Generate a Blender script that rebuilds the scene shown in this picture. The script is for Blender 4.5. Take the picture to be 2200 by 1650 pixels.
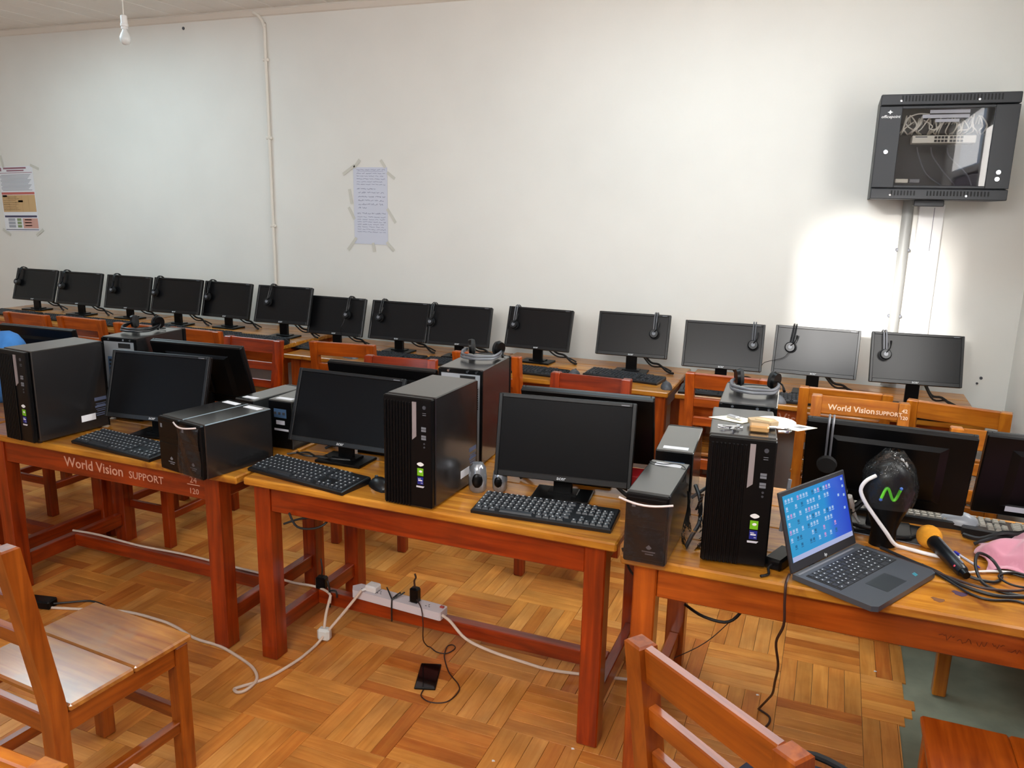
import bpy, bmesh, math, random
from mathutils import Matrix, Vector, Euler
random.seed(7)
for o in list(bpy.data.objects): bpy.data.objects.remove(o)
S = bpy.context.scene
COL = S.collection
PI = math.pi
R = math.radians

# ------------------------------------------------------------------ camera
CAM_H = 1.65; F_PX = 1717.0
PITCH, ROLL, YAW = R(12.8), R(1.26), R(21.7)
fwd = Vector((-math.sin(YAW)*math.cos(PITCH), math.cos(YAW)*math.cos(PITCH), -math.sin(PITCH)))
r0 = Vector((math.cos(YAW), math.sin(YAW), 0)); u0 = r0.cross(fwd)
rgt = r0*math.cos(ROLL) + u0*math.sin(ROLL); upv = rgt.cross(fwd)
cd = bpy.data.cameras.new('camera'); cd.sensor_fit = 'HORIZONTAL'; cd.sensor_width = 36
cd.lens = F_PX/2200*36; cd.clip_start = .02; cd.clip_end = 60
cam = bpy.data.objects.new('camera', cd); COL.objects.link(cam)
M = Matrix.Identity(4)
for i in range(3):
    M[i][0] = rgt[i]; M[i][1] = upv[i]; M[i][2] = -fwd[i]
M[2][3] = CAM_H
cam.matrix_world = M
S.camera = cam

# ------------------------------------------------------------------ world, sun, daylight, exposure
W = bpy.data.worlds.new('world'); S.world = W; W.use_nodes = True
bg = W.node_tree.nodes['Background']; bg.inputs[0].default_value = (.62, .80, 1, 1); bg.inputs[1].default_value = 1.0
S.view_settings.view_transform = 'Standard'; S.view_settings.look = 'None'
S.view_settings.exposure = -0.10; S.view_settings.gamma = 1.0
S.view_settings.use_curve_mapping = False
# room extents
XL, XR, YB, YW, ZC = -7.3, 0.90, -0.75, 4.75, 2.885
def lamp(name, kind, loc, rot, energy, color, **kw):
    d = bpy.data.lights.new(name, kind); d.energy = energy; d.color = color
    for k, v in kw.items(): setattr(d, k, v)
    o = bpy.data.objects.new(name, d); COL.objects.link(o); o.location = loc; o.rotation_euler = rot
    return o
# sun shining through the high window behind the camera on to the far end of the back wall
SUN_DIR = Vector((.20, 1.0, -.200)).normalized()
lamp('sun', 'SUN', (0, -6, 5), SUN_DIR.to_track_quat('-Z', 'Y').to_euler(), 14.0, (1, .97, .93), angle=R(4.2))
# daylight entering at the two windows in the wall behind the camera, the door and the two roof lights
lamp('window_daylight', 'AREA', (-5.0, YB+.06, 1.62), (R(90), 0, 0), 3, (.84, .95, 1), shape='RECTANGLE', size=1.5, size_y=1.15)
lamp('window_daylight', 'AREA', (-2.35, YB+.06, 1.62), (R(90), 0, 0), 6, (.88, .96, 1), shape='RECTANGLE', size=1.5, size_y=1.15)
lamp('window_daylight', 'AREA', (XR-.06, 2.70, 1.80), (R(90), 0, R(90)), 32, (1, .95, .88), shape='RECTANGLE', size=.9, size_y=.8)
lamp('window_daylight', 'AREA', (-.19, YB+.06, 2.40), (R(90), 0, 0), 30, (.94, .97, 1), shape='RECTANGLE', size=.8, size_y=.5)  # lamp of the added high window, lifts the right end of the wall
lamp('window_daylight', 'AREA', (-.86, YB+.02, 2.30), (R(90), 0, 0), 46, (1, .96, .90), shape='RECTANGLE', size=.55, size_y=.62)
lamp('door_daylight', 'AREA', (XR-.06, 1.33, 2.18), (R(90), 0, R(90)), 12, (1, .95, .88), shape='RECTANGLE', size=1.4, size_y=.38)
lamp('roof_daylight', 'AREA', (-4.85, 3.35, ZC-.03), (0, 0, 0), 30, (.70, .93, 1), shape='RECTANGLE', size=1.4, size_y=1.1)
lamp('roof_daylight', 'AREA', (-.70, 3.25, ZC-.03), (0, 0, 0), 22, (.78, .96, 1), shape='RECTANGLE', size=1.4, size_y=.9)

# ------------------------------------------------------------------ materials
def lin(c):
    return tuple(((v/255)/12.92 if v/255 <= .04045 else ((v/255+.055)/1.055)**2.4) for v in c) + (1,)
MATS = {}
def mat(name, rgb, rough=.5, metal=0, spec=.5, coat=0, noise=0, nscale=8, bump=0, bscale=60, emit=None, estr=0, trans=0, sheen=0):
    if name in MATS: return MATS[name]
    m = bpy.data.materials.new(name); m.use_nodes = True; nt = m.node_tree; b = nt.nodes['Principled BSDF']
    b.inputs['Base Color'].default_value = lin(rgb); b.inputs['Roughness'].default_value = rough
    b.inputs['Metallic'].default_value = metal; b.inputs['Specular IOR Level'].default_value = spec
    b.inputs['Coat Weight'].default_value = coat; b.inputs['Coat Roughness'].default_value = .15
    if trans: b.inputs['Transmission Weight'].default_value = trans
    if sheen: b.inputs['Sheen Weight'].default_value = sheen
    if noise or bump:
        tc = nt.nodes.new('ShaderNodeTexCoord')
    if noise:
        n = nt.nodes.new('ShaderNodeTexNoise'); n.inputs['Scale'].default_value = nscale; n.inputs['Detail'].default_value = 5
        r = nt.nodes.new('ShaderNodeMapRange'); r.inputs[1].default_value = .3; r.inputs[2].default_value = .7
        r.inputs[3].default_value = 1-noise; r.inputs[4].default_value = 1+noise*.6
        x = nt.nodes.new('ShaderNodeMix'); x.data_type = 'RGBA'; x.blend_type = 'MULTIPLY'; x.inputs[0].default_value = 1
        x.inputs[6].default_value = lin(rgb)
        nt.links.new(tc.outputs['Object'], n.inputs['Vector']); nt.links.new(n.outputs['Fac'], r.inputs[0])
        nt.links.new(r.outputs[0], x.inputs[7]); nt.links.new(x.outputs[2], b.inputs['Base Color'])
    if bump:
        n2 = nt.nodes.new('ShaderNodeTexNoise'); n2.inputs['Scale'].default_value = bscale; n2.inputs['Detail'].default_value = 3
        bp = nt.nodes.new('ShaderNodeBump'); bp.inputs['Strength'].default_value = bump; bp.inputs['Distance'].default_value = .004
        nt.links.new(tc.outputs['Object'], n2.inputs['Vector']); nt.links.new(n2.outputs['Fac'], bp.inputs['Height'])
        nt.links.new(bp.outputs[0], b.inputs['Normal'])
    if emit:
        b.inputs['Emission Color'].default_value = lin(emit); b.inputs['Emission Strength'].default_value = estr
    MATS[name] = m; return m
def wood(name, c1, c2, axis='x', rough=.32, scale=1.0, worn=None, coat=.45):
    """varnished wood: grain stretched along one axis, two tones, a little wear"""
    if name in MATS: return MATS[name]
    m = bpy.data.materials.new(name); m.use_nodes = True; nt = m.node_tree; b = nt.nodes['Principled BSDF']
    N = nt.nodes.new; L = nt.links.new
    tc = N('ShaderNodeTexCoord'); oi = N('ShaderNodeObjectInfo'); ad = N('ShaderNodeVectorMath'); ad.operation = 'ADD'
    mu = N('ShaderNodeVectorMath'); mu.operation = 'SCALE'; mu.inputs[3].default_value = 7
    cx = N('ShaderNodeCombineXYZ'); L(oi.outputs['Random'], cx.inputs[0]); L(oi.outputs['Random'], cx.inputs[1]); L(oi.outputs['Random'], cx.inputs[2])
    L(cx.outputs[0], mu.inputs[0]); L(tc.outputs['Object'], ad.inputs[0]); L(mu.outputs[0], ad.inputs[1])
    mp = N('ShaderNodeMapping'); s = {'x': (2, 26, 26), 'y': (26, 2, 26), 'z': (26, 26, 2)}[axis]
    mp.inputs['Scale'].default_value = tuple(v*scale for v in s)
    L(ad.outputs[0], mp.inputs[0])
    n = N('ShaderNodeTexNoise'); n.inputs['Scale'].default_value = 1.6; n.inputs['Detail'].default_value = 6; n.inputs['Distortion'].default_value = .6
    L(mp.outputs[0], n.inputs['Vector'])
    cr = N('ShaderNodeValToRGB'); cr.color_ramp.elements[0].position = .32; cr.color_ramp.elements[1].position = .7
    cr.color_ramp.elements[0].color = lin(c2); cr.color_ramp.elements[1].color = lin(c1)
    L(n.outputs['Fac'], cr.inputs[0])
    n2 = N('ShaderNodeTexNoise'); n2.inputs['Scale'].default_value = 5; n2.inputs['Detail'].default_value = 4
    L(ad.outputs[0], n2.inputs['Vector'])
    rr = N('ShaderNodeMapRange'); rr.inputs[1].default_value = .35; rr.inputs[2].default_value = .7; rr.inputs[3].default_value = .72; rr.inputs[4].default_value = 1.12
    L(n2.outputs['Fac'], rr.inputs[0])
    x = N('ShaderNodeMix'); x.data_type = 'RGBA'; x.blend_type = 'MULTIPLY'; x.inputs[0].default_value = 1
    L(cr.outputs[0], x.inputs[6]); L(rr.outputs[0], x.inputs[7])
    out = x.outputs[2]
    if worn:
        n3 = N('ShaderNodeTexNoise'); n3.inputs['Scale'].default_value = 9; n3.inputs['Detail'].default_value = 8
        L(ad.outputs[0], n3.inputs['Vector'])
        r3 = N('ShaderNodeMapRange'); r3.inputs[1].default_value = .60; r3.inputs[2].default_value = .72
        L(n3.outputs['Fac'], r3.inputs[0])
        y = N('ShaderNodeMix'); y.data_type = 'RGBA'; y.inputs[7].default_value = lin(worn)
        L(r3.outputs[0], y.inputs[0]); L(out, y.inputs[6]); out = y.outputs[2]
    L(out, b.inputs['Base Color'])
    b.inputs['Roughness'].default_value = rough; b.inputs['Coat Weight'].default_value = coat; b.inputs['Coat Roughness'].default_value = .14; b.inputs['Specular IOR Level'].default_value = .35
    bp = N('ShaderNodeBump'); bp.inputs['Strength'].default_value = .12; bp.inputs['Distance'].default_value = .002
    L(n.outputs['Fac'], bp.inputs['Height']); L(bp.outputs[0], b.inputs['Normal'])
    MATS[name] = m; return m
def clear(name, tint, gloss_rough=.08, ior=1.45, op=0.0, opc=(200, 200, 200), bump=0, bscale=20):
    """thin clear sheet: sees through, reflects by Fresnel, with an optional milky share"""
    if name in MATS: return MATS[name]
    m = bpy.data.materials.new(name); m.use_nodes = True; nt = m.node_tree; N = nt.nodes.new; L = nt.links.new
    nt.nodes.clear(); out = N('ShaderNodeOutputMaterial'); tr = N('ShaderNodeBsdfTransparent'); tr.inputs[0].default_value = lin(tint)
    gl = N('ShaderNodeBsdfGlossy'); gl.inputs['Roughness'].default_value = gloss_rough; fr = N('ShaderNodeFresnel'); fr.inputs[0].default_value = ior
    df = N('ShaderNodeBsdfDiffuse'); df.inputs[0].default_value = lin(opc)
    m0 = N('ShaderNodeMixShader'); m0.inputs[0].default_value = op; L(tr.outputs[0], m0.inputs[1]); L(df.outputs[0], m0.inputs[2])
    m1 = N('ShaderNodeMixShader'); L(fr.outputs[0], m1.inputs[0]); L(m0.outputs[0], m1.inputs[1]); L(gl.outputs[0], m1.inputs[2]); L(m1.outputs[0], out.inputs[0])
    if bump:
        tc = N('ShaderNodeTexCoord'); n = N('ShaderNodeTexNoise'); n.inputs['Scale'].default_value = bscale; n.inputs['Detail'].default_value = 3
        bp = N('ShaderNodeBump'); bp.inputs['Strength'].default_value = bump; bp.inputs['Distance'].default_value = .01
        L(tc.outputs['Object'], n.inputs['Vector']); L(n.outputs['Fac'], bp.inputs['Height']); L(bp.outputs[0], gl.inputs['Normal']); L(bp.outputs[0], fr.inputs['Normal'])
    MATS[name] = m; return m

M_WALL = mat('wall_paint', (229, 226, 219), .6, noise=.035, nscale=2.2, bump=.12, bscale=38)
M_CEIL = mat('ceiling_paint', (238, 233, 226), .6, noise=.05, nscale=3)
M_TRIM = mat('trim_paint', (228, 221, 210), .5)
M_CONC = mat('concrete', (128, 132, 112), .8, noise=.25, nscale=7, bump=.2, bscale=50)
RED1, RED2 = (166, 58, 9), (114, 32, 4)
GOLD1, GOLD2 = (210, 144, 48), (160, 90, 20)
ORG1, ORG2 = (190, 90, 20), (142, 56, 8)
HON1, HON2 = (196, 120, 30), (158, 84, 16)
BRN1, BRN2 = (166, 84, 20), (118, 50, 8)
WD = {}
for ax in 'xyz':
    WD['red'+ax] = wood('varnished_red_wood_'+ax, RED1, RED2, ax)
    WD['orange'+ax] = wood('varnished_orange_wood_'+ax, ORG1, ORG2, ax)
    WD['honey'+ax] = wood('varnished_honey_wood_'+ax, HON1, HON2, ax)
    WD['brown'+ax] = wood('varnished_brown_wood_'+ax, BRN1, BRN2, ax)
    WD['gold'+ax] = wood('varnished_gold_wood_'+ax, GOLD1, GOLD2, ax, .3, worn=(120, 62, 20))
WD['seat'] = wood('worn_seat_wood', (186, 124, 52), (146, 78, 26), 'x', .26, worn=(150, 104, 60), coat=.9)
M_BLACK = mat('black_plastic', (9, 9, 10), .3, spec=.2)
M_BLACK2 = mat('black_satin_plastic', (17, 19, 22), .34, spec=.45)
M_MATTE = mat('black_matte_rubber', (14, 14, 15), .75)
M_STEEL_B = mat('black_painted_steel', (34, 33, 34), .27, metal=.3, spec=.8, coat=.45)
M_SLIM = mat('case_steel_painted_sheen', (58, 60, 60), .24, metal=.45, spec=.9, coat=.6)  # lighter copy of the black case steel, reflected light put into its colour
M_SCREEN2 = mat('wall_row_screen', (12, 12, 14), .30, spec=.34)
M_SCREEN = mat('dark_screen', (12, 12, 14), .34, spec=.12)
M_BEZEL = mat('monitor_bezel', (13, 14, 16), .34, spec=.45)
M_KEY = mat('key_plastic', (34, 37, 42), .45)
M_KEYMARK = mat('key_print', (196, 200, 204), .5)
M_SILVER = mat('brushed_silver', (190, 192, 198), .35, metal=.8)
M_ZINC = mat('zinc_plate', (178, 184, 190), .45, metal=.55)
M_CHROME = mat('chrome', (220, 220, 224), .14, metal=1)
M_BRASS = mat('brass', (206, 160, 104), .32, metal=.55)
M_WHITE = mat('white_plastic', (232, 230, 228), .4)
M_PAPER = mat('white_paper', (232, 232, 236), .8)
M_PAPER2 = mat('grey_white_paper', (206, 208, 220), .8)
M_LETTER = mat('pale_stencil_paint', (206, 152, 126), .7)
M_LETTERW = mat('white_stencil_paint', (236, 206, 176), .7)
M_INK = mat('ink', (84, 86, 128), .8)
M_GREY = mat('grey_plastic', (112, 114, 120), .4)
M_GREYD = mat('dark_grey_plastic', (64, 66, 72), .4)
M_BAND = mat('grey_headband', (92, 93, 98), .4)
M_GREEN = mat('green_sticker', (112, 178, 24), .4)
M_BLUEST = mat('blue_sticker', (24, 36, 128), .4)
M_IOBLUE = mat('blue_port_plate', (74, 104, 140), .4, metal=.2)
M_PINK = mat('pink_cloth', (206, 140, 158), .9, noise=.12, nscale=16, sheen=.4)
M_NAVY = mat('navy_fabric', (28, 32, 52), .85, noise=.2, nscale=30)
M_BLUEFAB = mat('blue_fabric', (64, 132, 206), .85, noise=.35, nscale=9)
M_FOAM = mat('orange_foam', (222, 150, 34), .95, noise=.25, nscale=26, bump=.5, bscale=260)
M_CORDW = mat('white_cord', (216, 196, 178), .5)
M_CORDB = mat('black_cord', (18, 17, 18), .5)
M_CORDBR = mat('brown_cord', (52, 28, 22), .5)
M_TAPE = mat('clear_tape', (206, 203, 192), .3)
M_BAG = clear('clear_bag_film', (232, 228, 228), .14, 1.42, .03, (176, 160, 158), 1.0, 26)
M_GLASS = clear('tinted_rack_glass', (236, 236, 238), .02, 1.5)
M_PANE = mat('daylit_window_pane', (190, 215, 240), .3, emit=(176, 206, 240), estr=1.6)
M_PURPLE = mat('purple_door_paint', (104, 76, 122), .4)
M_RACK = mat('rack_black_steel', (36, 37, 41), .45, spec=.4)
M_BEIGE = mat('beige_steel', (236, 228, 206), .45)
M_CABLE = mat('patch_cable', (240, 232, 214), .5)
M_CARD = mat('brown_card', (176, 152, 118), .8)
M_CREAM = mat('cream_paper', (240, 232, 206), .8)

# ------------------------------------------------------------------ mesh builder
class MB:
    def __init__(s): s.v = []; s.f = []
    def add(s, vs, fs, mx=None):
        n = len(s.v)
        for p in vs:
            p = Vector(p)
            if mx is not None: p = mx @ p
            s.v.append(tuple(p))
        s.f += [tuple(i+n for i in f) for f in fs]
        return s
    def box(s, c, d, rz=0, mx=None):
        x, y, z = (k/2 for k in d)
        vs = [(a*x, b*y, e*z) for a in (-1, 1) for b in (-1, 1) for e in (-1, 1)]
        fs = [(0, 1, 3, 2), (4, 6, 7, 5), (0, 4, 5, 1), (2, 3, 7, 6), (0, 2, 6, 4), (1, 5, 7, 3)]
        m = Matrix.Translation(Vector(c)) @ Matrix.Rotation(rz, 4, 'Z')
        return s.add(vs, fs, m if mx is None else mx @ m)
    def rbox(s, c, d, b=.004, rz=0, mx=None):
        """box with chamfered edges"""
        h = [k/2 for k in d]; b = min([b]+[k*.49 for k in h])
        vs = []; ix = {}
        for sx in (-1, 1):
            for sy in (-1, 1):
                for sz in (-1, 1):
                    sg = (sx, sy, sz)
                    for a in range(3):
                        p = [sg[k]*(h[k] if k == a else h[k]-b) for k in range(3)]
                        ix[(sg, a)] = len(vs); vs.append(p)
        fs = []
        for a in range(3):
            o1, o2 = [k for k in range(3) if k != a]
            for q in (-1, 1):
                ring = []
                for (i, j) in ((-1, -1), (1, -1), (1, 1), (-1, 1)):
                    g = [0, 0, 0]; g[a] = q; g[o1] = i; g[o2] = j; ring.append(ix[(tuple(g), a)])
                fs.append(tuple(ring))
            for i in (-1, 1):
                for j in (-1, 1):
                    r = []
                    for (e, which) in ((-1, o1), (-1, o2), (1, o2), (1, o1)):
                        g = [0, 0, 0]; g[a] = e; g[o1] = i; g[o2] = j; r.append(ix[(tuple(g), which)])
                    fs.append(tuple(r))
        for sx in (-1, 1):
            for sy in (-1, 1):
                for sz in (-1, 1): fs.append(tuple(ix[((sx, sy, sz), a)] for a in range(3)))
        m = Matrix.Translation(Vector(c)) @ Matrix.Rotation(rz, 4, 'Z')
        return s.add(vs, fs, m if mx is None else mx @ m)
    def prism(s, poly, z0, z1, mx=None):
        n = len(poly); vs = [(x, y, z0) for x, y in poly]+[(x, y, z1) for x, y in poly]
        fs = [tuple(range(n))[::-1], tuple(range(n, 2*n))]+[(i, (i+1) % n, n+(i+1) % n, n+i) for i in range(n)]
        return s.add(vs, fs, mx)
    def loft(s, rings, cap=True, mx=None):
        n = len(rings[0]); vs = [p for r in rings for p in r]; fs = []
        for k in range(len(rings)-1):
            for i in range(n): fs.append((k*n+i, k*n+(i+1) % n, (k+1)*n+(i+1) % n, (k+1)*n+i))
        if cap: fs += [tuple(range(n))[::-1], tuple(range((len(rings)-1)*n, len(rings)*n))]
        return s.add(vs, fs, mx)
    def tube(s, pts, r, n=6, smooth=0, mx=None):
        pts = [Vector(p) for p in pts]
        if smooth and len(pts) > 2: pts = catmull(pts, smooth)
        rs = r if isinstance(r, (list, tuple)) else None
        rings = []; pv = None
        for i, p in enumerate(pts):
            t = (pts[min(i+1, len(pts)-1)]-pts[max(i-1, 0)])
            if t.length < 1e-9: t = Vector((0, 0, 1))
            t.normalize()
            if pv is None:
                a = Vector((0, 0, 1)) if abs(t.z) < .9 else Vector((1, 0, 0)); u = t.cross(a).normalized()
            else:
                u = (pv-t*pv.dot(t)); u = u.normalized() if u.length > 1e-6 else t.orthogonal().normalized()
            pv = u; w = t.cross(u)
            rr = r if rs is None else rs[min(len(rs)-1, int(i*(len(rs))/len(pts)))]
            rings.append([p+(u*math.cos(2*PI*k/n)+w*math.sin(2*PI*k/n))*rr for k in range(n)])
        return s.loft(rings, True, mx)
    def cyl(s, p0, p1, r0, r1=None, n=14, mx=None):
        p0, p1 = Vector(p0), Vector(p1); t = (p1-p0).normalized(); u = t.orthogonal().normalized(); w = t.cross(u); r1 = r0 if r1 is None else r1
        return s.loft([[p+(u*math.cos(2*PI*k/n)+w*math.sin(2*PI*k/n))*r for k in range(n)] for p, r in ((p0, r0), (p1, r1))], True, mx)
    def lathe(s, prof, n=16, mx=None):
        return s.loft([[(r*math.cos(2*PI*k/n), r*math.sin(2*PI*k/n), z) for k in range(n)] for r, z in prof], True, mx)
    def ell(s, c, r, n=16, m=9, lo=-PI/2, hi=PI/2, mx=None):
        rings = []
        for j in range(m):
            a = lo+(hi-lo)*j/(m-1); cc = max(math.cos(a), .02)
            rings.append([(c[0]+r[0]*cc*math.cos(2*PI*k/n), c[1]+r[1]*cc*math.sin(2*PI*k/n), c[2]+r[2]*math.sin(a)) for k in range(n)])
        return s.loft(rings, True, mx)
    def grid(s, fn, nu, nv, mx=None):
        vs = [fn(i/nu, j/nv) for j in range(nv+1) for i in range(nu+1)]
        fs = [(j*(nu+1)+i, j*(nu+1)+i+1, (j+1)*(nu+1)+i+1, (j+1)*(nu+1)+i) for j in range(nv) for i in range(nu)]
        return s.add(vs, fs, mx)
    def mesh(s, name, m, smooth=False):
        me = bpy.data.meshes.new(name); me.from_pydata(s.v, [], s.f); me.update()
        bm = bmesh.new(); bm.from_mesh(me); bmesh.ops.recalc_face_normals(bm, faces=bm.faces)
        if smooth:
            for f in bm.faces: f.smooth = True
            for e in bm.edges:
                if len(e.link_faces) == 2 and e.calc_face_angle(0) > R(42): e.smooth = False
        bm.to_mesh(me); bm.free()
        if m is not None: me.materials.append(m)
        return me
    def build(s, name, m, parent=None, smooth=False, loc=None, rot=None):
        return link(name, s.mesh(name, m, smooth), parent, loc, rot)
def catmull(p, k):
    out = []
    for i in range(len(p)-1):
        a, b, c, d = p[max(i-1, 0)], p[i], p[i+1], p[min(i+2, len(p)-1)]
        for j in range(k):
            t = j/k
            out.append(.5*((2*b)+(c-a)*t+(2*a-5*b+4*c-d)*t*t+(3*b-a-3*c+d)*t**3))
    return out+[p[-1]]
def link(name, me, parent=None, loc=None, rot=None):
    o = bpy.data.objects.new(name, me); COL.objects.link(o)
    if parent is not None: o.parent = parent
    if loc is not None: o.location = loc
    if rot is not None: o.rotation_euler = rot
    return o
def thing(name, label, cat, loc=(0, 0, 0), rz=0, group=None, rot=None):
    o = bpy.data.objects.new(name, None); COL.objects.link(o); o.empty_display_size = .05
    o.location = loc; o.rotation_euler = rot if rot is not None else (0, 0, rz)
    return tag(o, label, cat, group)
def tag(o, label, cat, group=None):
    o['label'] = label; o['category'] = cat
    if group: o['group'] = group
    return o
def struct(o, label=None, cat=None):
    o['kind'] = 'structure'
    if label: o['label'] = label
    if cat: o['category'] = cat
    return o
CACHE = {}
def part(key, name, fn, m, parent, smooth=False, loc=None, rot=None):
    """alike parts share one mesh; fn fills an MB"""
    k = (key, m.name if m else '')
    if k not in CACHE:
        b = MB(); fn(b); CACHE[k] = b.mesh(name, m, smooth)
    return link(name, CACHE[k], parent, loc, rot)
TXT = {}
def text(name, s, size, m, parent, loc, rot=(R(90), 0, 0), ext=.0004, sx=1.0, align='LEFT', shear=0, bold=0):
    k = (s, size, m.name, align, shear, bold)
    if k not in TXT:
        c = bpy.data.curves.new('lettering', 'FONT'); c.body = s; c.size = size; c.extrude = ext; c.align_x = align; c.shear = shear; c.offset = bold
        c.resolution_u = 2
        t = bpy.data.objects.new('lettering', c); COL.objects.link(t)
        bpy.context.view_layer.update()
        me = bpy.data.meshes.new_from_object(t.evaluated_get(bpy.context.evaluated_depsgraph_get()))
        bpy.data.objects.remove(t); me.materials.clear(); me.materials.append(m); me.name = 'lettering'; TXT[k] = me
    o = link(name, TXT[k], parent, loc, rot); o.scale = (sx, 1, 1); return o

# ------------------------------------------------------------------ room shell
fl = MB().box(((XL+XR)/2, (YB+YW)/2, -.055), (XR-XL+.3, YW-YB+.3, .10)).build('floor', M_CONC); struct(fl, 'orange parquet-patterned floor covering over grey concrete', 'floor')
# parquet: basket weave of 27 cm blocks, five fingers each; grey concrete shows where the covering ends at right
TONES = [((224, 154, 74), (204, 130, 54)), ((226, 160, 84), (208, 136, 62)), ((214, 138, 60), (192, 112, 44)), ((204, 124, 52), (182, 98, 36)), ((220, 148, 70), (200, 122, 50))]
PM = [[wood('parquet_tone_%d_%s' % (i, a), c1, c2, a, .42, 1.6, coat=.0) for i, (c1, c2) in enumerate(TONES)] for a in 'xy']
BS, NF = .27, 5; FW = BS/NF; X0, Y0 = -1.385, 1.83
planks = []
def edge_x(y): return .385+.012*math.sin(y*37)+.01*math.sin(y*91) - (.035 if y < 2.60 else 0)
for bi in range(-23, 8):
    for bj in range(-10, 12):
        bx, by = X0+bi*BS, Y0+bj*BS; vert = ((bi+bj) % 2 == 0)
        for k in range(NF):
            if vert: x0, x1, y0, y1 = bx+k*FW, bx+(k+1)*FW, by, by+BS
            else: x0, x1, y0, y1 = bx, bx+BS, by+k*FW, by+(k+1)*FW
            ex = edge_x((y0+y1)/2)
            full = x1 <= ex and x0 >= XL and y0 >= YB and y1 <= YW
            x0, x1, y0, y1 = max(x0, XL), min(x1, ex), max(y0, YB), min(y1, YW)
            if x1-x0 < .004 or y1-y0 < .004: continue
            planks.append((x0, x1, y0, y1, vert, full, random.choices(range(5), (4, 3, 3, 2, 4))[0]))
def in_view(x, y):
    v = Vector((x, y, -CAM_H)); d = v.dot(fwd)
    if d < .2: return None
    px, py = 1100+F_PX*v.dot(rgt)/d, 825-F_PX*v.dot(upv)/d
    return d if -30 < px < 2230 and py < 1680 else None
cand = []
for i, p in enumerate(planks):
    d = in_view((p[0]+p[1])/2, (p[2]+p[3])/2) if p[5] else None
    if d: cand.append((d, i))
cand.sort(); single = set(i for _, i in cand[:300])
pmesh = {}
rest = MB(); restm = []
for i, (x0, x1, y0, y1, vert, full, t) in enumerate(planks):
    zt = -.0006*((i*7) % 5)/5
    if i in single:
        k = (vert, t)
        if k not in pmesh:
            d = (FW-.0012, BS-.0012, .006) if vert else (BS-.0012, FW-.0012, .006)
            pmesh[k] = MB().rbox((0, 0, 0), d, .0008).mesh('plank', PM[1 if vert else 0][t])
        link('plank', pmesh[k], fl, ((x0+x1)/2, (y0+y1)/2, zt-.003))
    else:
        n0 = len(rest.f); rest.box(((x0+x1)/2, (y0+y1)/2, zt-.003), (x1-x0-.0012, y1-y0-.0012, .006))
        restm += [(5 if vert else 0)+t]*(len(rest.f)-n0)
me = bpy.data.meshes.new('planks'); me.from_pydata(rest.v, [], rest.f)
for row in PM:
    for m in row: me.materials.append(m)
for p, k in zip(me.polygons, restm): p.material_index = k
me.update(); ro = link('planks', me, fl); ro['kind'] = 'stuff'

def wall(name, c, d, label): return struct(MB().box(c, d).build(name, M_WALL), label, 'wall')
wall('wall_back', ((XL+XR)/2, YW+.1, ZC/2), (XR-XL+.4, .2, ZC+.2), 'long off-white plastered wall behind the row of monitors')
wall('wall_right', (XR+.1, (YB+YW)/2, ZC/2), (.2, YW-YB, ZC+.2), 'off-white end wall at the right of the rack cabinet')
wall('wall_left', (XL-.1, (YB+YW)/2, ZC/2), (.2, YW-YB, ZC+.2), 'off-white end wall far to the left')
# wall behind the camera, with one open high window that lets the sun in
SX, SZ, SW, SH = -.86, 2.30, .64, .64
wf = MB(); y = YB-.1; x0, x1 = SX-SW/2, SX+SW/2; z0, z1 = SZ-SH/2, SZ+SH/2
wf.box(((XL+x0)/2-.1, y, ZC/2), (x0-XL+.2, .2, ZC+.2)); wf.box(((XR+x1)/2+.1, y, ZC/2), (XR-x1+.2, .2, ZC+.2))
wf.box((SX, y, z0/2-.05), (SW, .2, z0+.1)); wf.box((SX, y, (ZC+.1+z1)/2), (SW, .2, ZC+.1-z1))
struct(wf.build('wall_front', M_WALL), 'off-white wall behind the camera with windows', 'wall')
def window(name, x, z, w, h, pane, label):
    t = thing(name, label, 'window', (x, YB, z)); struct(t)
    f = MB()
    for s in (-1, 1): f.rbox((s*(w/2+.03), .015, 0), (.06, .05, h+.12)); f.rbox((0, .015, s*(h/2+.03)), (w, .05, .06))
    f.rbox((0, .012, 0), (.035, .04, h))
    f.build('window_frame', M_TRIM, t)
    if pane:
        for s in (-1, 1): MB().box((s*w/4, .004, 0), (w/2-.02, .006, h)).build('pane', M_PANE, t)
window('window_1', -5.0, 1.62, 1.5, 1.15, True, 'bright two-pane window in wall behind the camera, left')
window('window_2', -2.35, 1.62, 1.5, 1.15, True, 'bright two-pane window in wall behind the camera, middle')
w6 = thing('window_6', 'bright window in the end wall beyond right frame edge', 'window', (XR, 2.70, 1.80)); struct(w6)
f = MB()
for q in (-1, 1): f.rbox((-.012, q*.48, 0), (.04, .06, .92)); f.rbox((-.012, 0, q*.43), (.04, .9, .06))
f.rbox((-.012, 0, 0), (.035, .035, .8)); f.build('window_frame', M_TRIM, w6)
for q in (-1, 1): MB().box((-.004, q*.225, 0), (.006, .42, .8)).build('pane', M_PANE, w6)
window('window_7', -.19, 2.40, .8, .5, True, 'added unseen high window behind the camera, brightens right end')  # unseen window added for a monitor reflection and light on the right wall
window('window_3', SX, SZ, SW-.03, SH-.03, False, 'small open high window letting the sun in')
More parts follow.
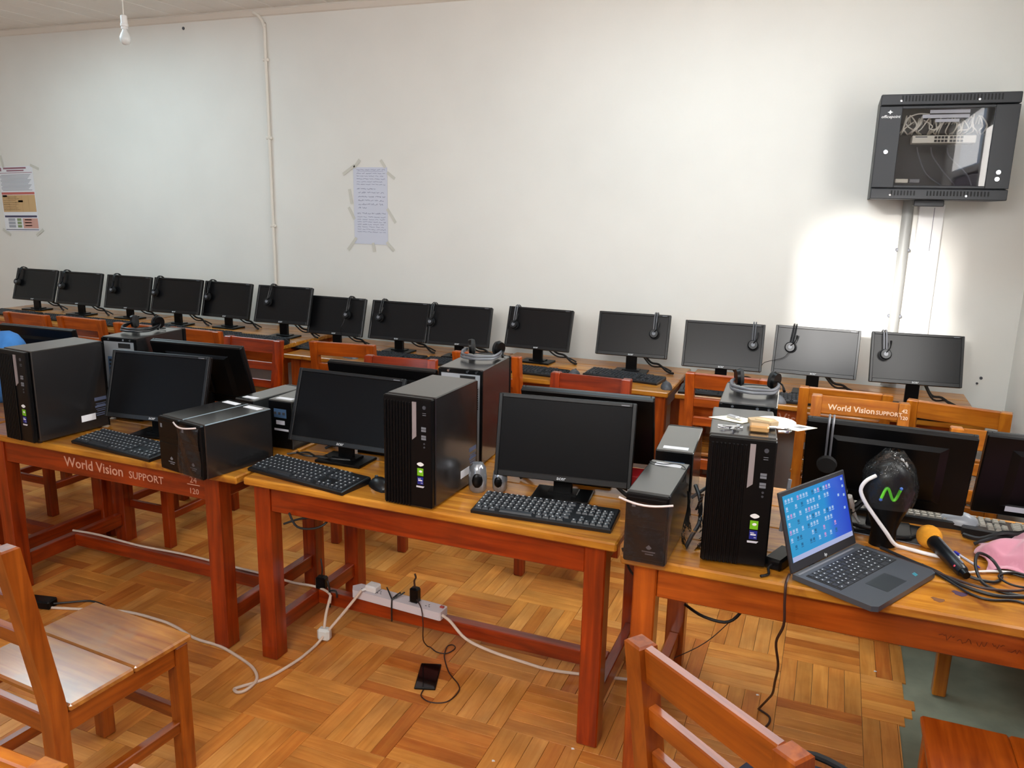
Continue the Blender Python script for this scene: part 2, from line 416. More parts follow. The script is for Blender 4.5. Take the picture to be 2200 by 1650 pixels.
# door with a glazed upper half in the end wall, seen as a reflection in the rack glass
dr = thing('door_1', 'purple double door under a bright bluish transom pane', 'door', (XR, 1.33, 0)); struct(dr)
f = MB()
for q in (-1, 1): f.rbox((-.02, q*.78, 1.2), (.06, .07, 2.4))
f.rbox((-.02, 0, 2.42), (.06, 1.63, .07)); f.rbox((-.02, 0, 1.965), (.05, 1.5, .05)); f.build('door_frame', M_WHITE, dr)
MB().box((-.006, 0, 2.19), (.01, 1.48, .40)).build('pane', M_PANE, dr)
for q in (-1, 1):
    pn = MB().rbox((-.012, q*.372, .97), (.024, .736, 1.93), .006).build('door_leaf', M_PURPLE, dr)
    dm = MB()
    for a1 in (-1, 1):
        for a2 in (-1, 1): dm.tube([(-.028, q*.372, 1.55+a2*.28), (-.028, q*.372+a1*.26, 1.55)], .009, 6)
    dm.build('diamond_moulding', M_PURPLE, pn)
# ceiling of painted boards with a cornice strip, two roof lights
ce = struct(MB().box(((XL+XR)/2, (YB+YW)/2, ZC+.06), (XR-XL+.2, YW-YB+.2, .10)).build('ceiling', M_CEIL), 'pale painted board ceiling', 'ceiling')
bw = .215; cb = None; n = int((XR-XL)/bw)
for i in range(n+1):
    x = XL+bw*(i+.5)
    if cb is None: cb = MB().rbox((0, 0, 0), (bw-.006, YW-YB-.02, .014), .004).mesh('ceiling_board', M_CEIL)
    link('ceiling_board', cb, ce, (x, (YB+YW)/2, ZC+.005+.0008*(i % 3)))
co = MB(); co.prism([(0, 0), (-.028, 0), (-.034, -.012), (-.012, -.040), (0, -.046)], XL, XR, Matrix(((0, 0, 1, 0), (1, 0, 0, YW), (0, 1, 0, ZC-.001), (0, 0, 0, 1))))
struct(co.build('trim_1', M_TRIM), 'narrow cornice strip where ceiling meets back wall', 'trim')
for k, x, w in ((4, -4.85, 1.4), (5, -.70, 1.4)):
    t = thing('window_%d' % k, 'bright translucent roof light panel in the ceiling, %s' % ('left' if k == 4 else 'right'), 'skylight', (x, 3.25, ZC-.004)); struct(t)
    f = MB()
    for s in (-1, 1): f.rbox((s*w/2, 0, 0), (.04, .98, .016)); f.rbox((0, s*.47, 0), (w, .04, .016))
    f.build('skylight_frame', M_TRIM, t); MB().box((0, 0, .0), (w-.04, .9, .004)).build('pane', M_PANE, t)

# ------------------------------------------------------------------ things on the back wall
cp = thing('wall_conduit', 'thin cream conduit pipe running down wall from ceiling', 'pipe', (-3.74, YW, 0))
MB().tube([(-.08, -.022, 2.86), (-.03, -.022, 2.83), (0, -.018, 2.76), (0, -.014, 2.6), (0, -.014, .72)], .0105, 8, 4).build('pipe', M_TRIM, cp, True)
for z in (2.56, 2.05, 1.45, .95):
    part('pclip', 'clip', lambda b: (b.rbox((0, -.012, 0), (.045, .022, .022), .006), b.cyl((.0, -.02, 0), (.0, -.027, 0), .006, n=8)), M_TRIM, cp, loc=(0, 0, z))
tr = thing('cable_trunking', 'white flat cable trunking below the black rack cabinet', 'trunking', (.43, YW, 0))
MB().rbox((0, -.014, 1.18), (.12, .028, 1.02), .004).build('cover', M_WHITE, tr)
MB().box((.012, -.0285, 1.56), (.003, .002, .22)).build('seam', M_GREY, tr)
pp = thing('conduit_pipe', 'grey round conduit pipe beside the white trunking under rack', 'pipe', (.318, YW, 0))
MB().tube([(0, -.03, 1.71), (0, -.03, .72)], .026, 12).build('pipe', mat('grey_pipe', (150, 150, 147), .45), pp, True)
for z in (1.1, 1.45): MB().rbox((0, -.02, z), (.07, .04, .018), .006).build('clip', M_GREY, pp)

# printed notice at far left
po = thing('printed_notice', 'colour-printed notice sheet taped high at the left wall end', 'poster', (-6.30, YW-.002, 1.59), rot=(0, R(-1.5), 0))
PW, PH = .40, .52
MB().box((0, 0, 0), (PW, .0016, PH)).build('sheet', M_PAPER, po)
def pr(name, u0, v0, u1, v1, m): return MB().box(((u0+u1)/2*PW-PW/2, -.0012, PH/2-(v0+v1)/2*PH), ((u1-u0)*PW, .0008, (v1-v0)*PH)).build(name, m, po)
m_maroon = mat('print_maroon', (150, 104, 116), .8); m_grey = mat('print_grey', (166, 168, 176), .8); m_red = mat('print_red', (196, 104, 96), .8); m_tan = mat('print_tan', (208, 172, 124), .8)
m_tan2 = mat('print_dark_tan', (150, 112, 66), .8); m_navy = mat('print_navy', (74, 70, 96), .8); m_sal = mat('print_salmon', (212, 162, 148), .8); m_grn = mat('print_green', (140, 156, 112), .8)
pr('crest', .03, .015, .10, .07, m_maroon); pr('heading', .16, .015, .82, .04, m_maroon); pr('heading', .25, .055, .75, .075, m_maroon); pr('rule', .02, .095, .98, .103, m_maroon)
for i in range(13):
    a = .04+.03*(i % 3 == 0); pr('text_line', a, .125+i*.0195, .93-.12*((i*5) % 4)/4, .135+i*.0195, m_grey)
pr('red_band', .02, .395, .98, .43, m_red); pr('tan_table', .02, .437, .98, .70, m_tan)
for i in range(1, 5): pr('table_line', .02+.19*i, .44, .026+.19*i, .70, m_tan2)
for i in range(1, 9): pr('table_line', .04, .44+.028*i, .40+.06*(i % 3), .445+.028*i, m_tan2)
pr('stamp', .04, .44, .17, .465, m_tan2); pr('stamp', .48, .52, .62, .55, m_tan2); pr('navy_band', .03, .755, .97, .785, m_navy)
pr('salmon_box', .55, .80, .98, .955, m_sal)
for i in range(3): pr('green_box', .38, .80+.052*i, .50, .84+.052*i, m_grn); pr('grey_box', .12, .80+.052*i, .32, .84+.052*i, m_grey); pr('salmon_line', .60, .815+.045*i, .80, .83+.045*i, m_red)
pr('bottom_rule', .02, .972, .98, .982, m_navy)
for i, (x, z, a) in enumerate(((-.14, .30, 80), (.23, .25, 20), (-.19, -.27, 30), (.2, -.27, -30))):
    MB().box((0, -.002, 0), (.10, .0008, .022)).build('tape', M_TAPE, po, loc=(x, 0, z), rot=(0, R(a), 0))
# handwritten sheet
hs = thing('handwritten_sheet', 'white handwritten sheet taped in middle of the wall', 'poster', (-2.94, YW-.002, 1.605))
MB().box((0, 0, 0), (.262, .0014, .505)).build('sheet', M_PAPER2, hs)
rnd = random.Random(3)
def scribble(b, x0, x1, z, amp, y=-.0012):
    x = x0
    while x < x1-.012:
        wl = rnd.uniform(.018, .045); e = min(x+wl, x1); n = max(3, int((e-x)/.0035)); pts = []
        for i in range(n+1): pts.append((x+(e-x)*i/n, y, z+rnd.uniform(-amp, amp)))
        b.tube(pts, .00085, 3); x = e+rnd.uniform(.006, .012)
rows = [(.236, .0035)]+[(.213-.018*i, .003) for i in range(5)]+[(.112, .005), (.088, .0055), (.062, .0055), (.037, .005), (.012, .0055), (-.012, .006), (-.048, .005)]+[(-.072-.0165*i, .003) for i in range(7)]
for i, (z, a) in enumerate(rows):
    b = MB(); x1 = .115
    if i == 6: x1 = .04
    if i == 11: x1 = -.03
    scribble(b, -.105+(.01 if 6 < i < 12 else 0), x1, z, a); b.build('handwriting_line', M_INK, hs)
MB().box((.0, -.0012, .2265), (.2, .0006, .0012)).build('underline', M_INK, hs)
for i, (x, z, a, l) in enumerate(((-.165, .235, -32, .11), (-.10, .275, -50, .07), (.10, .275, 55, .06), (.16, .20, 35, .07), (-.155, .06, 80, .10), (-.15, -.05, 60, .09), (-.15, -.255, -50, .11), (.02, -.272, 80, .06), (.16, -.06, 55, .11), (.15, -.262, 45, .08))):
    MB().box((0, -.0022, 0), (l, .0008, .02)).build('tape', M_TAPE, hs, loc=(x, 0, z), rot=(0, R(a), 0))
# small marks on the wall
for i, (x, z, r) in enumerate(((.77, .80, .008), (.755, .77, .006), (-4.45, 2.80, .011), (.1, 1.55, .0)) ):
    if r: tag(MB().cyl((0, 0, 0), (0, -.004, 0), r, n=8).build('wall_plug', M_GREYD, loc=(x, YW, z)), ('small dark wall plug low beside the right corner', 'smaller dark wall plug below another by right corner', 'small dark wall plug high under the ceiling cornice')[i], 'wall plug')
# bare bulb on a cord
bu = thing('pendant_bulb', 'unlit bare bulb hanging from ceiling by a cord', 'lamp', (-3.79, 3.6, ZC))
MB().tube([(0, 0, 0), (.003, 0, -.14), (0, 0, -.28)], .003, 6).build('cord', M_TRIM, bu)
MB().lathe([(.03, 0), (.034, -.012), (.02, -.03), (.005, -.034)], 14).build('ceiling_rose', M_WHITE, bu, True)
MB().lathe([(.006, -.27), (.017, -.275), (.018, -.315), (.021, -.318), (.021, -.33), (.018, -.333), (.018, -.345)], 14).build('holder', M_WHITE, bu, True)
bb = MB().lathe([(.013, -.345), (.014, -.355), (.022, -.368), (.029, -.385), (.030, -.398), (.026, -.412), (.016, -.424), (.004, -.428)], 16)
bb.build('bulb', mat('frosted_bulb', (226, 228, 226), .25, spec=.6), bu, True)

# ------------------------------------------------------------------ rack cabinet on the wall
RX0, RX1, RY0, RZ0, RZ1 = .118, .690, 4.30, 1.705, 2.180
rw, rh = RX1-RX0, RZ1-RZ0
rk = thing('rack_cabinet', 'black wall-mounted network rack cabinet with a glass door', 'rack cabinet', ((RX0+RX1)/2, RY0, RZ0))
D = YW-RY0-.004
b = MB(); t = .006
b.box((0, .03+D/2, t/2), (rw, D-.06, t)); b.box((0, .03+D/2, rh-t/2), (rw, D-.06, t)); b.box((-rw/2+t/2, .03+D/2, rh/2), (t, D-.06, rh)); b.box((rw/2-t/2, .03+D/2, rh/2), (t, D-.06, rh)); b.box((0, D-.01, rh/2), (rw, .02, rh))
b.build('body', M_RACK, rk)
for nm, z in (('top_vent_bar', rh-.026), ('bottom_vent_bar', .024)):
    vb = MB().rbox((0, .022, z), (rw, .044, .048), .003).build(nm, M_RACK, rk)
    sb = MB()
    for i in range(30):
        if nm[0] == 'b' and 7 < i < 11: continue
        sb.box((-rw*.34+i*rw*.73/30, -.0005, z+.004), (.0065, .002, .026 if nm[0] == 't' else .022))
    s_ = sb.build('vent_slots', M_MATTE, vb); s_['kind'] = 'stuff'
    for x in (-.2, .12): MB().cyl((x, -.003, z-.006), (x, .001, z-.006), .005, n=8).build('screw', M_CHROME, vb)
dz0, dz1 = .052, rh-.055
db = MB(); zz = (dz0+dz1)/2; hh = dz1-dz0
db.rbox((-rw/2+.048, .008, zz), (.096, .016, hh), .002); db.rbox((rw/2-.048, .008, zz), (.096, .016, hh), .002)
db.rbox((0, .008, dz1-.006), (rw-.19, .016, .012), .002); db.rbox((0, .008, dz0+.006), (rw-.19, .016, .012), .002)
dd = db.build('door', M_RACK, rk)
MB().box((0, .010, zz), (rw-.188, .004, hh-.02)).build('glass_pane', M_GLASS, dd)
text('lettering', 'officepoint', .019, M_WHITE, dd, (-rw/2+.008, -.001, dz1-.052), shear=.2)
MB().prism([(.0, -.010), (.004, -.003), (.012, 0), (.004, .003), (0, .010), (-.004, .003), (-.012, 0), (-.004, -.003)], 0, .001, Matrix.Translation((-rw/2+.045, -.0005, dz1-.026)) @ Matrix.Rotation(R(90), 4, 'X')).build('star_mark', M_WHITE, dd)
for x, z in ((-rw/2+.045, .215), (rw/2-.05, .125), (rw/2-.052, .095)): MB().cyl((x, -.006, z), (x, .002, z), .0095, n=12).build('lock', M_CHROME, dd)
# switch, labels and patch cables seen through the glass
sw = MB().rbox((.0, .09, .274), (.265, .12, .034), .002).build('switch', M_BEIGE, rk)
pb = MB()
for g in (-1, 1):
    for i in range(4):
        for j in (0, 1): pb.box((.02+g*.032-.022+i*.0145, .029, .266+j*.0155), (.011, .004, .010))
pb.build('ports', M_MATTE, sw)
MB().box((-.095, .029, .284), (.05, .001, .005)).build('print', M_GREYD, sw)
for i, (x, z, w, h) in enumerate(((.012, .398, .165, .015), (-.003, .377, .195, .016), (.005, .358, .10, .014))):
    MB().rbox((x, .045, z), (w, .002, h), .0005, 0).build('label_strip', M_PAPER, rk)
MB().rbox((0, .16, .33), (.46, .02, .05), .003).build('patch_panel', M_BLACK, rk)
rc = random.Random(11)
for i in range(26):
    x = -.165+i*.0125; e = x+rc.uniform(-.05, .03)
    MB().tube([(x, .15, .350), (x+rc.uniform(-.01, .01), .10, .368+rc.uniform(-.01, .02)), ((x+e)/2+rc.uniform(-.02, .02), .065, .342+rc.uniform(-.02, .01)), (e, .07, .308+rc.uniform(0, .012)), (e+rc.uniform(-.02, .02), .13, .303)], .0032, 5, 3).build('patch_cable', M_CABLE, rk, True)
MB().tube([(-.07, .06, .388), (-.12, .06, .390), (-.165, .06, .368), (-.16, .06, .338), (-.12, .09, .316)], .003, 5, 4).build('patch_cable', M_CABLE, rk, True)
for i, x in enumerate((-.10, -.04, .03)):
    MB().tube([(x, .14, .245), (x+.01, .10, .20), (x+.05+.02*i, .09, .12), (x+.12, .12, .07)], .003, 5, 4).build('hanging_cable', M_GREY, rk, True)
MB().rbox((-.155, .06, .085), (.055, .05, .018), .002).build('adapter', M_BEIGE, rk); MB().rbox((-.10, .06, .085), (.045, .05, .018), .002).build('adapter', M_GREY, rk)
MB().rbox((-.02, .15, -.016), (.13, .10, .03), .003).build('cable_entry_box', M_RACK, rk)

# ------------------------------------------------------------------ tables
def rail(b, p0, p1, w, h): b.rbox(((p0[0]+p1[0])/2, (p0[1]+p1[1])/2, (p0[2]+p1[2])/2), (w if p0[0] == p1[0] else abs(p1[0]-p0[0]), h if p0[0] == p1[0] and False else (abs(p1[1]-p0[1]) if p0[0] == p1[0] else w), h), .003)
def table(x0, x1, y0, y1, z, label, top='gold', body='red', inset=(.02, .02), group='classroom tables', apr=.105, leg=.066, rail_y=None):
    t = thing('table', label, 'table', (x0, y0, 0), 0, group); w, d = x1-x0, y1-y0
    nb = 4; g = .0016
    for i in range(nb):                                   # boards running along the table
        bw_ = d/nb
        MB().rbox((w/2, bw_*(i+.5), z-.014), (w, bw_-g, .028), .005).build('top_board', WD[top+'x'], t)
    L0, L1 = inset[0]+leg/2, w-inset[1]-leg/2; F0, F1 = .045+leg/2, d-.045-leg/2
    for lx in (L0, L1):
        for ly in (F0, F1): MB().rbox((lx, ly, (z-.028)/2), (leg, leg, z-.028), .004).build('leg', WD[body+'z'], t)
    za = z-.028-apr/2
    fa = MB().rbox(((L0+L1)/2, F0-.012, za), (L1-L0-leg, .024, apr), .003).build('apron', WD[body+'x'], t)
    MB().rbox(((L0+L1)/2, F1+.012, za), (L1-L0-leg, .024, apr), .003).build('apron', WD[body+'x'], t)
    for lx in (L0, L1): MB().rbox((lx, d/2, za), (.024, F1-F0-leg, apr), .003).build('apron', WD[body+'y'], t)
    for lx in (L0, L1): MB().rbox((lx, d/2, .115), (.035, F1-F0-leg, .06), .003).build('stretcher', WD[body+'y'], t)
    if rail_y != 0: MB().rbox(((L0+L1)/2, d/2 if rail_y is None else rail_y, .118), (L1-L0-(.035 if rail_y is None else leg), .04, .055), .003).build('foot_rail', WD[body+'x'], t)
    t['za'] = za; t['ya'] = F0-.024
    return t
YF, YR = 2.065, 2.775
T0 = table(-4.52, -3.17, YF, YR, .71, 'varnished table at the left edge behind the black tower')
T1 = table(-3.15, -1.835, YF, YR, .71, 'varnished table with pale lettering on its apron, front left', inset=(.03, .12))
T2 = table(-1.815, -.497, YF+.012, YR, .71, 'varnished table in middle of front row holding the power strip', inset=(.005, .04))
T3 = table(-.47, .87, 2.015, YR, .71, 'varnished table at right of front row with the laptop', inset=(.03, .03), rail_y=0, body='orange')
def lettering(t, x, size=.056, m=M_LETTER):
    text('lettering', 'World Vision', size, m, t, (x, t['ya']-.001, t['za']-.022), bold=.0006)
    text('lettering', 'SUPPORT', size*.72, m, t, (x+size*5.95, t['ya']-.001, t['za']-.022), bold=.0003)
def number(t, x, a, b, z, y, size=.034, m=M_LETTER):
    text('lettering', a, size, m, t, (x, y, z+.018), align='CENTER'); text('lettering', b, size*.9, m, t, (x, y, z-.024), align='CENTER')
    MB().box((x, y, z+.011), (size*1.7, .001, .003)).build('number_rule', m, t)
lettering(T1, .43); number(T1, 1.075, '24', '120', T1['za']-.012, T1['ya']-.001)
# pen scribble along the apron of the right-hand table
b = MB(); rnd = random.Random(5); scribble(b, .80, 1.30, T3['za']-.005, .008, T3['ya']-.0008); b.build('pen_scribble', mat('faint_pen', (96, 36, 12), .6), T3)
# ink stains on the right-hand table top
for x, y, r, m in ((.845, .135, .014, mat('violet_ink', (62, 34, 62), .5)), (.79, .075, .012, mat('brown_stain', (112, 66, 26), .5))):
    n = 9; MB().prism([(r*(1+.35*math.sin(i*2.3))*math.cos(2*PI*i/n)*1.3, r*(1+.35*math.cos(i*1.7))*math.sin(2*PI*i/n)) for i in range(n)], 0, .0006, Matrix.Translation((x, y, .7098))).build('ink_stain', m, T3)
YTF, YTB = 4.02, 4.72
B0 = table(-6.12, -4.68, YTF, YTB, .742, 'varnished table by the wall, far left under three monitors', body='orange', group='wall tables')
B1 = table(-4.66, -3.17, YTF, YTB, .742, 'taller varnished table by wall ending beside the lower table', body='orange', group='wall tables')
B2 = table(-3.14, -1.87, YTF, YTB, .70, 'lower varnished table by wall under three close-set monitors', body='orange', group='wall tables')
B3 = table(-1.85, -.735, YTF, YTB, .71, 'varnished wall table with large pale lettering on the apron', body='orange', group='wall tables')
B4 = table(-.70, .70, YTF, YTB, .712, 'varnished wall table under three monitors near right corner', body='orange', group='wall tables')
lettering(B3, .32, .07); lettering(B4, .30, .07)

# ------------------------------------------------------------------ chairs
def chair(label, x, y, yaw, col='orange', group='wooden classroom chairs', seat='seat', zt=.86):
    t = thing('wooden_chair', label, 'chair', (x, y, 0), yaw, group)
    w, d, p = .39, .42, .043; hx = w/2-p/2
    cz, cx, cy = WD[col+'z'], WD[col+'x'], WD[col+'y']
    def post(b):
        ring = lambda z, dy, s=p/2: [(-s, dy-s, z), (s, dy-s, z), (s, dy+s, z), (-s, dy+s, z)]
        b.loft([ring(0, 0), ring(.42, 0), ring(.46, -.004), ring(zt-.004, -.066), ring(zt, -.0665, p/2-.004)])
    for s in (-1, 1): part('chair_post%.2f' % zt, 'back_post', post, cz, t, loc=(s*hx, -d/2+p/2, 0))
    for s in (-1, 1): part('chair_leg', 'leg', lambda b: b.rbox((0, 0, .205), (p, p, .41), .004), cz, t, loc=(s*hx, d/2-p/2-.008, 0))
    for k in (0, 1):
        part('chair_seat%d' % k, 'seat_board', (lambda b: b.rbox((0, .116, 0), (w+.014, .190, .02), .005)) if k else (lambda b: b.rbox((0, -.0725, 0), (w+.014, .185, .02), .005)), WD[seat] if seat == 'seat' else WD[seat+'x'], t, loc=(0, 0, .422))
    part('chair_seat_mid', 'apron', lambda b: (b.rbox((0, d/2-.03, 0), (w-2*p, .022, .055), .003)), cx, t, loc=(0, 0, .382))
    part('chair_apron_b', 'apron', lambda b: (b.rbox((0, -d/2+p/2, 0), (w-2*p, .022, .055), .003)), cx, t, loc=(0, 0, .382))
    for s in (-1, 1):
        part('chair_apron_s', 'apron', lambda b: b.rbox((0, 0, 0), (.026, d-2*p, .058), .003), cy, t, loc=(s*hx, -.004, .38))
        part('chair_str_s', 'stretcher', lambda b: b.rbox((0, 0, 0), (.026, d-2*p, .036), .003), cy, t, loc=(s*hx, -.004, .155))
    part('chair_str_f', 'stretcher', lambda b: b.rbox((0, 0, 0), (w-2*p, .022, .038), .003), cx, t, loc=(0, d/2-p/2-.008, .185))
    for z, h in ((zt-.040, .078), (zt-.150, .046), (zt-.250, .046)):
        dy = -.004-.062*(z-.46)/(zt-.464)
        part('chair_slat%.3f' % h, 'back_slat', lambda b: b.rbox((0, 0, 0), (w-2*p+.004, .02, h), .003), cx, t, loc=(0, -d/2+p/2+dy, z), rot=(R(8.5), 0, 0))
    return t
dBT = .28-.02
def wallchair(label, x, ytop, yaw=0, col='orange', **k): return chair(label, x+math.sin(yaw)*-dBT, ytop+dBT*math.cos(yaw), yaw, col, 'chairs pulled up to the wall tables', **k)
def farchair(label, x, ytop, yaw=0, col='orange', **k): return chair(label, x+math.sin(yaw)*dBT, ytop-dBT*math.cos(yaw), PI+yaw, col, 'chairs on far side of the front tables', **k)
wallchair('wooden chair back before the leftmost monitor', -4.97, 3.70, 0, 'orange')
wallchair('wooden chair back below the second monitor from left', -4.51, 3.73, 0, 'orange')
wallchair('wooden chair back partly behind the tower with a headset, left', -3.99, 3.71, 0, 'orange')
wallchair('wooden chair back just right of the rear left tower', -3.565, 3.73, 0, 'orange')
wallchair('wooden chair with scuffed top slat in front of the lower table', -2.525, 3.75, R(8), 'orange')
wallchair('wooden chair behind the tower with grey headset, centre', -1.68, 3.84, 0, 'orange')
wallchair('wooden chair at gap between the two lettered wall tables', -.43, 3.87, 0, 'orange')
wallchair('wooden chair with red post behind the lettered chair, right', .0975, 3.80, 0, 'honey')
wallchair('honey wooden chair at the far right wall end', .536, 3.71, R(-12), 'honey')
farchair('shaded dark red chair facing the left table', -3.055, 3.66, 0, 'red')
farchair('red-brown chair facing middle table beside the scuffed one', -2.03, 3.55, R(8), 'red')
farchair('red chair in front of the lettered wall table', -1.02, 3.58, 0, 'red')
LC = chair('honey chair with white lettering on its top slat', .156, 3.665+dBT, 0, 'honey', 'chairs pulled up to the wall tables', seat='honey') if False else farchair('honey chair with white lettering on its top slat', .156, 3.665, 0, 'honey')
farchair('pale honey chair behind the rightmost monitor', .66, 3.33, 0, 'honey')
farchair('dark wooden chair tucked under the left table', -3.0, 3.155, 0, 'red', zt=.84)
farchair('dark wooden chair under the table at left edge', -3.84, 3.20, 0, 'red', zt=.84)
# lettering on the side of the slat that faces the camera (chair faces the camera, so local +Y)
text('lettering', 'World Vision', .034, M_LETTERW, LC, (.125, -.2195, .806), (R(81.5), 0, PI), bold=.0006)
text('lettering', 'SUPPORT', .024, M_LETTERW, LC, (-.065, -.2195, .806), (R(81.5), 0, PI), bold=.0003)
text('lettering', '42', .022, M_LETTERW, LC, (-.174, -.2165, .825), (R(82), 0, PI), align='CENTER', bold=.0005); text('lettering', '120', .020, M_LETTERW, LC, (-.174, -.2195, .795), (R(82), 0, PI), align='CENTER', bold=.0005)
# three chairs on the near side
chair('wooden chair with shiny worn seat at the bottom left', -1.81, 1.385, R(-4), 'brown', 'chairs on near side of the front tables', zt=.875)
chair('wooden chair seen from behind at bottom centre, three slats', .03, 1.425, R(-37), 'brown', 'chairs on near side of the front tables', zt=.87)
chair('wooden chair at bottom right with only its seat showing', .520, 1.815, R(90), 'orange', 'chairs on near side of the front tables', seat='orange')

chair('pale honey chair with just a post top at the bottom-left corner', -1.119, 0.908, 0, 'honey', 'chairs on near side of the front tables', zt=.875)

# ------------------------------------------------------------------ monitors and headsets
def monitor(label, x, y, zb, yaw, tilt, tz, w, h, group, flip=False, led=True):
    t = thing('monitor', label, 'monitor', (x, y, tz), R(yaw)+(PI if flip else 0), group); k = '%.3f' % w
    hb = zb-tz; cy = .035
    part('mon_base', 'base', lambda b: (b.rbox((0, 0, .005), (.19, .125, .010), .003), b.rbox((0, .012, .012), (.10, .06, .008), .003)), M_BLACK, t, loc=(0, cy, 0))
    part('mon_neck%.2f' % hb, 'neck', lambda b: b.rbox((0, cy+.005, (hb+.085)/2+.005), (.062, .02, hb+.08), .003), M_BLACK, t)
    def hous(b):
        b.rbox((0, .012, h/2), (w, .020, h), .004)
        b.loft([[(-w*.36, .02, h*.12), (w*.36, .02, h*.12), (w*.36, .02, h*.86), (-w*.36, .02, h*.86)], [(-w*.30, .030, h*.18), (w*.30, .030, h*.18), (w*.30, .030, h*.80), (-w*.30, .030, h*.80)]])
        b.rbox((0, .034, h*.40), (.10, .012, .10), .003)
    p = part('mon_h'+k, 'panel', hous, M_BLACK, t, loc=(0, 0, hb), rot=(-R(tilt), 0, 0))
    s, bt, tp = .013, .020, .013
    def bez(b):
        b.rbox((-w/2+s/2, -.001, h/2), (s, .010, h), .002); b.rbox((w/2-s/2, -.001, h/2), (s, .010, h), .002)
        b.rbox((0, -.001, h-tp/2), (w-2*s+.002, .010, tp), .002); b.rbox((0, -.001, bt/2), (w-2*s+.002, .010, bt), .002)
    part('mon_b'+k, 'bezel', bez, M_BEZEL, p)
    part('mon_s'+k, 'screen', lambda b: b.box((0, .0005, (bt+h-tp)/2), (w-2*s, .004, h-bt-tp)), M_SCREEN2 if group.startswith('monitors along') else M_SCREEN, p)
    text('logo', 'acer', .017, M_KEYMARK, p, (0, -.0065, .006), align='CENTER', shear=.15, bold=.0002)
    part('mon_m'+k, 'model_mark', lambda b: b.box((w/2-.035, -.0063, h-.008), (.026, .0006, .003)), M_GREY, p)
    part('mon_port', 'rear_label', lambda b: b.box((w*.28, .0227, h*.12), (.05, .0008, .022)), M_PAPER2, p)
    cb_ = lambda b: (b.tube([(.0, .055, hb+.07), (.05, .085, hb+.02), (.10, .10, .055), (.15, .10, .045), (.20, .085, .012), (.24, .06, .008)], .0068, 6, 4), b.tube([(.02, .055, hb+.05), (.06, .08, hb-.01), (.11, .09, .035), (.17, .11, .03), (.22, .12, .007)], .005, 6, 4))
    part('mon_c%.2f' % hb, 'cable', cb_, M_CORDB, t, True)
    t['w'] = w; t['h'] = h
    mw = Matrix.Translation((x, y, tz)) @ Matrix.Rotation(R(yaw)+(PI if flip else 0), 4, 'Z') @ Matrix.Translation((0, 0, hb)) @ Matrix.Rotation(-R(tilt), 4, 'X')
    return mw
def hung_headset(label, mw, w, h, u, col='dark', swing=0, drop=.115, group='headsets hung on monitors', cord=0):
    """headset straddling the top edge of a monitor: one cup in front of the screen, one behind"""
    m = mw @ Matrix.Translation(((u-.5)*w, .012, h)) @ Matrix.Rotation(R(swing), 4, 'Y')
    t = thing('headset', label, 'headset', m.to_translation(), rot=m.to_euler(), group=group)
    mb = {'dark': M_BLACK2, 'grey': M_BAND}[col]
    def band(b):
        for dx in (-.006, .006):
            b.tube([(dx, -.034, -drop+.02), (dx, -.036, -.05), (dx, -.03, -.005), (dx, -.012, .010), (dx, .012, .010), (dx, .034, -.005), (dx, .046, -.05), (dx, .044, -drop+.02)], .0036, 6, 3)
    part('hs_band%.3f' % drop, 'headband', band, mb, t, True)
    for s in (-1, 1):
        y = -.036 if s < 0 else .05
        c = part('hs_cup%d%.3f' % (s, drop), 'ear_cup', lambda b: b.cyl((0, y, -drop), (0, y-.014, -drop), .027, .022, 18), M_BLACK2, t, True)
        part('hs_pad%d%.3f' % (s, drop), 'cushion', lambda b: b.cyl((0, y, -drop), (0, y+.011, -drop), .029, .027, 18), M_MATTE, c, True)
        part('hs_ring%d%.3f' % (s, drop), 'ring', lambda b: b.cyl((0, y-.014, -drop), (0, y-.016, -drop), .011, .010, 12), M_GREY, c, True)
    part('hs_mic%.3f' % drop, 'microphone_boom', lambda b: b.tube([(.0, -.05, -drop+.006), (.018, -.052, -drop+.03), (.022, -.05, -drop+.065)], [.003, .003, .005], 6, 3), M_BLACK, t, True)
    if cord: part('hs_cord%.2f' % cord, 'cord', lambda b: b.tube([(0, -.045, -drop-.025), (-.02*cord, -.05, -drop-.06), (-.07*cord, -.05, -drop-.085), (-.115*cord, -.03, -drop-.11), (-.125*cord, .0, -drop-.16)], .0016, 5, 4), M_CORDB, t, True)
    return t
MW, MH = .412, .25
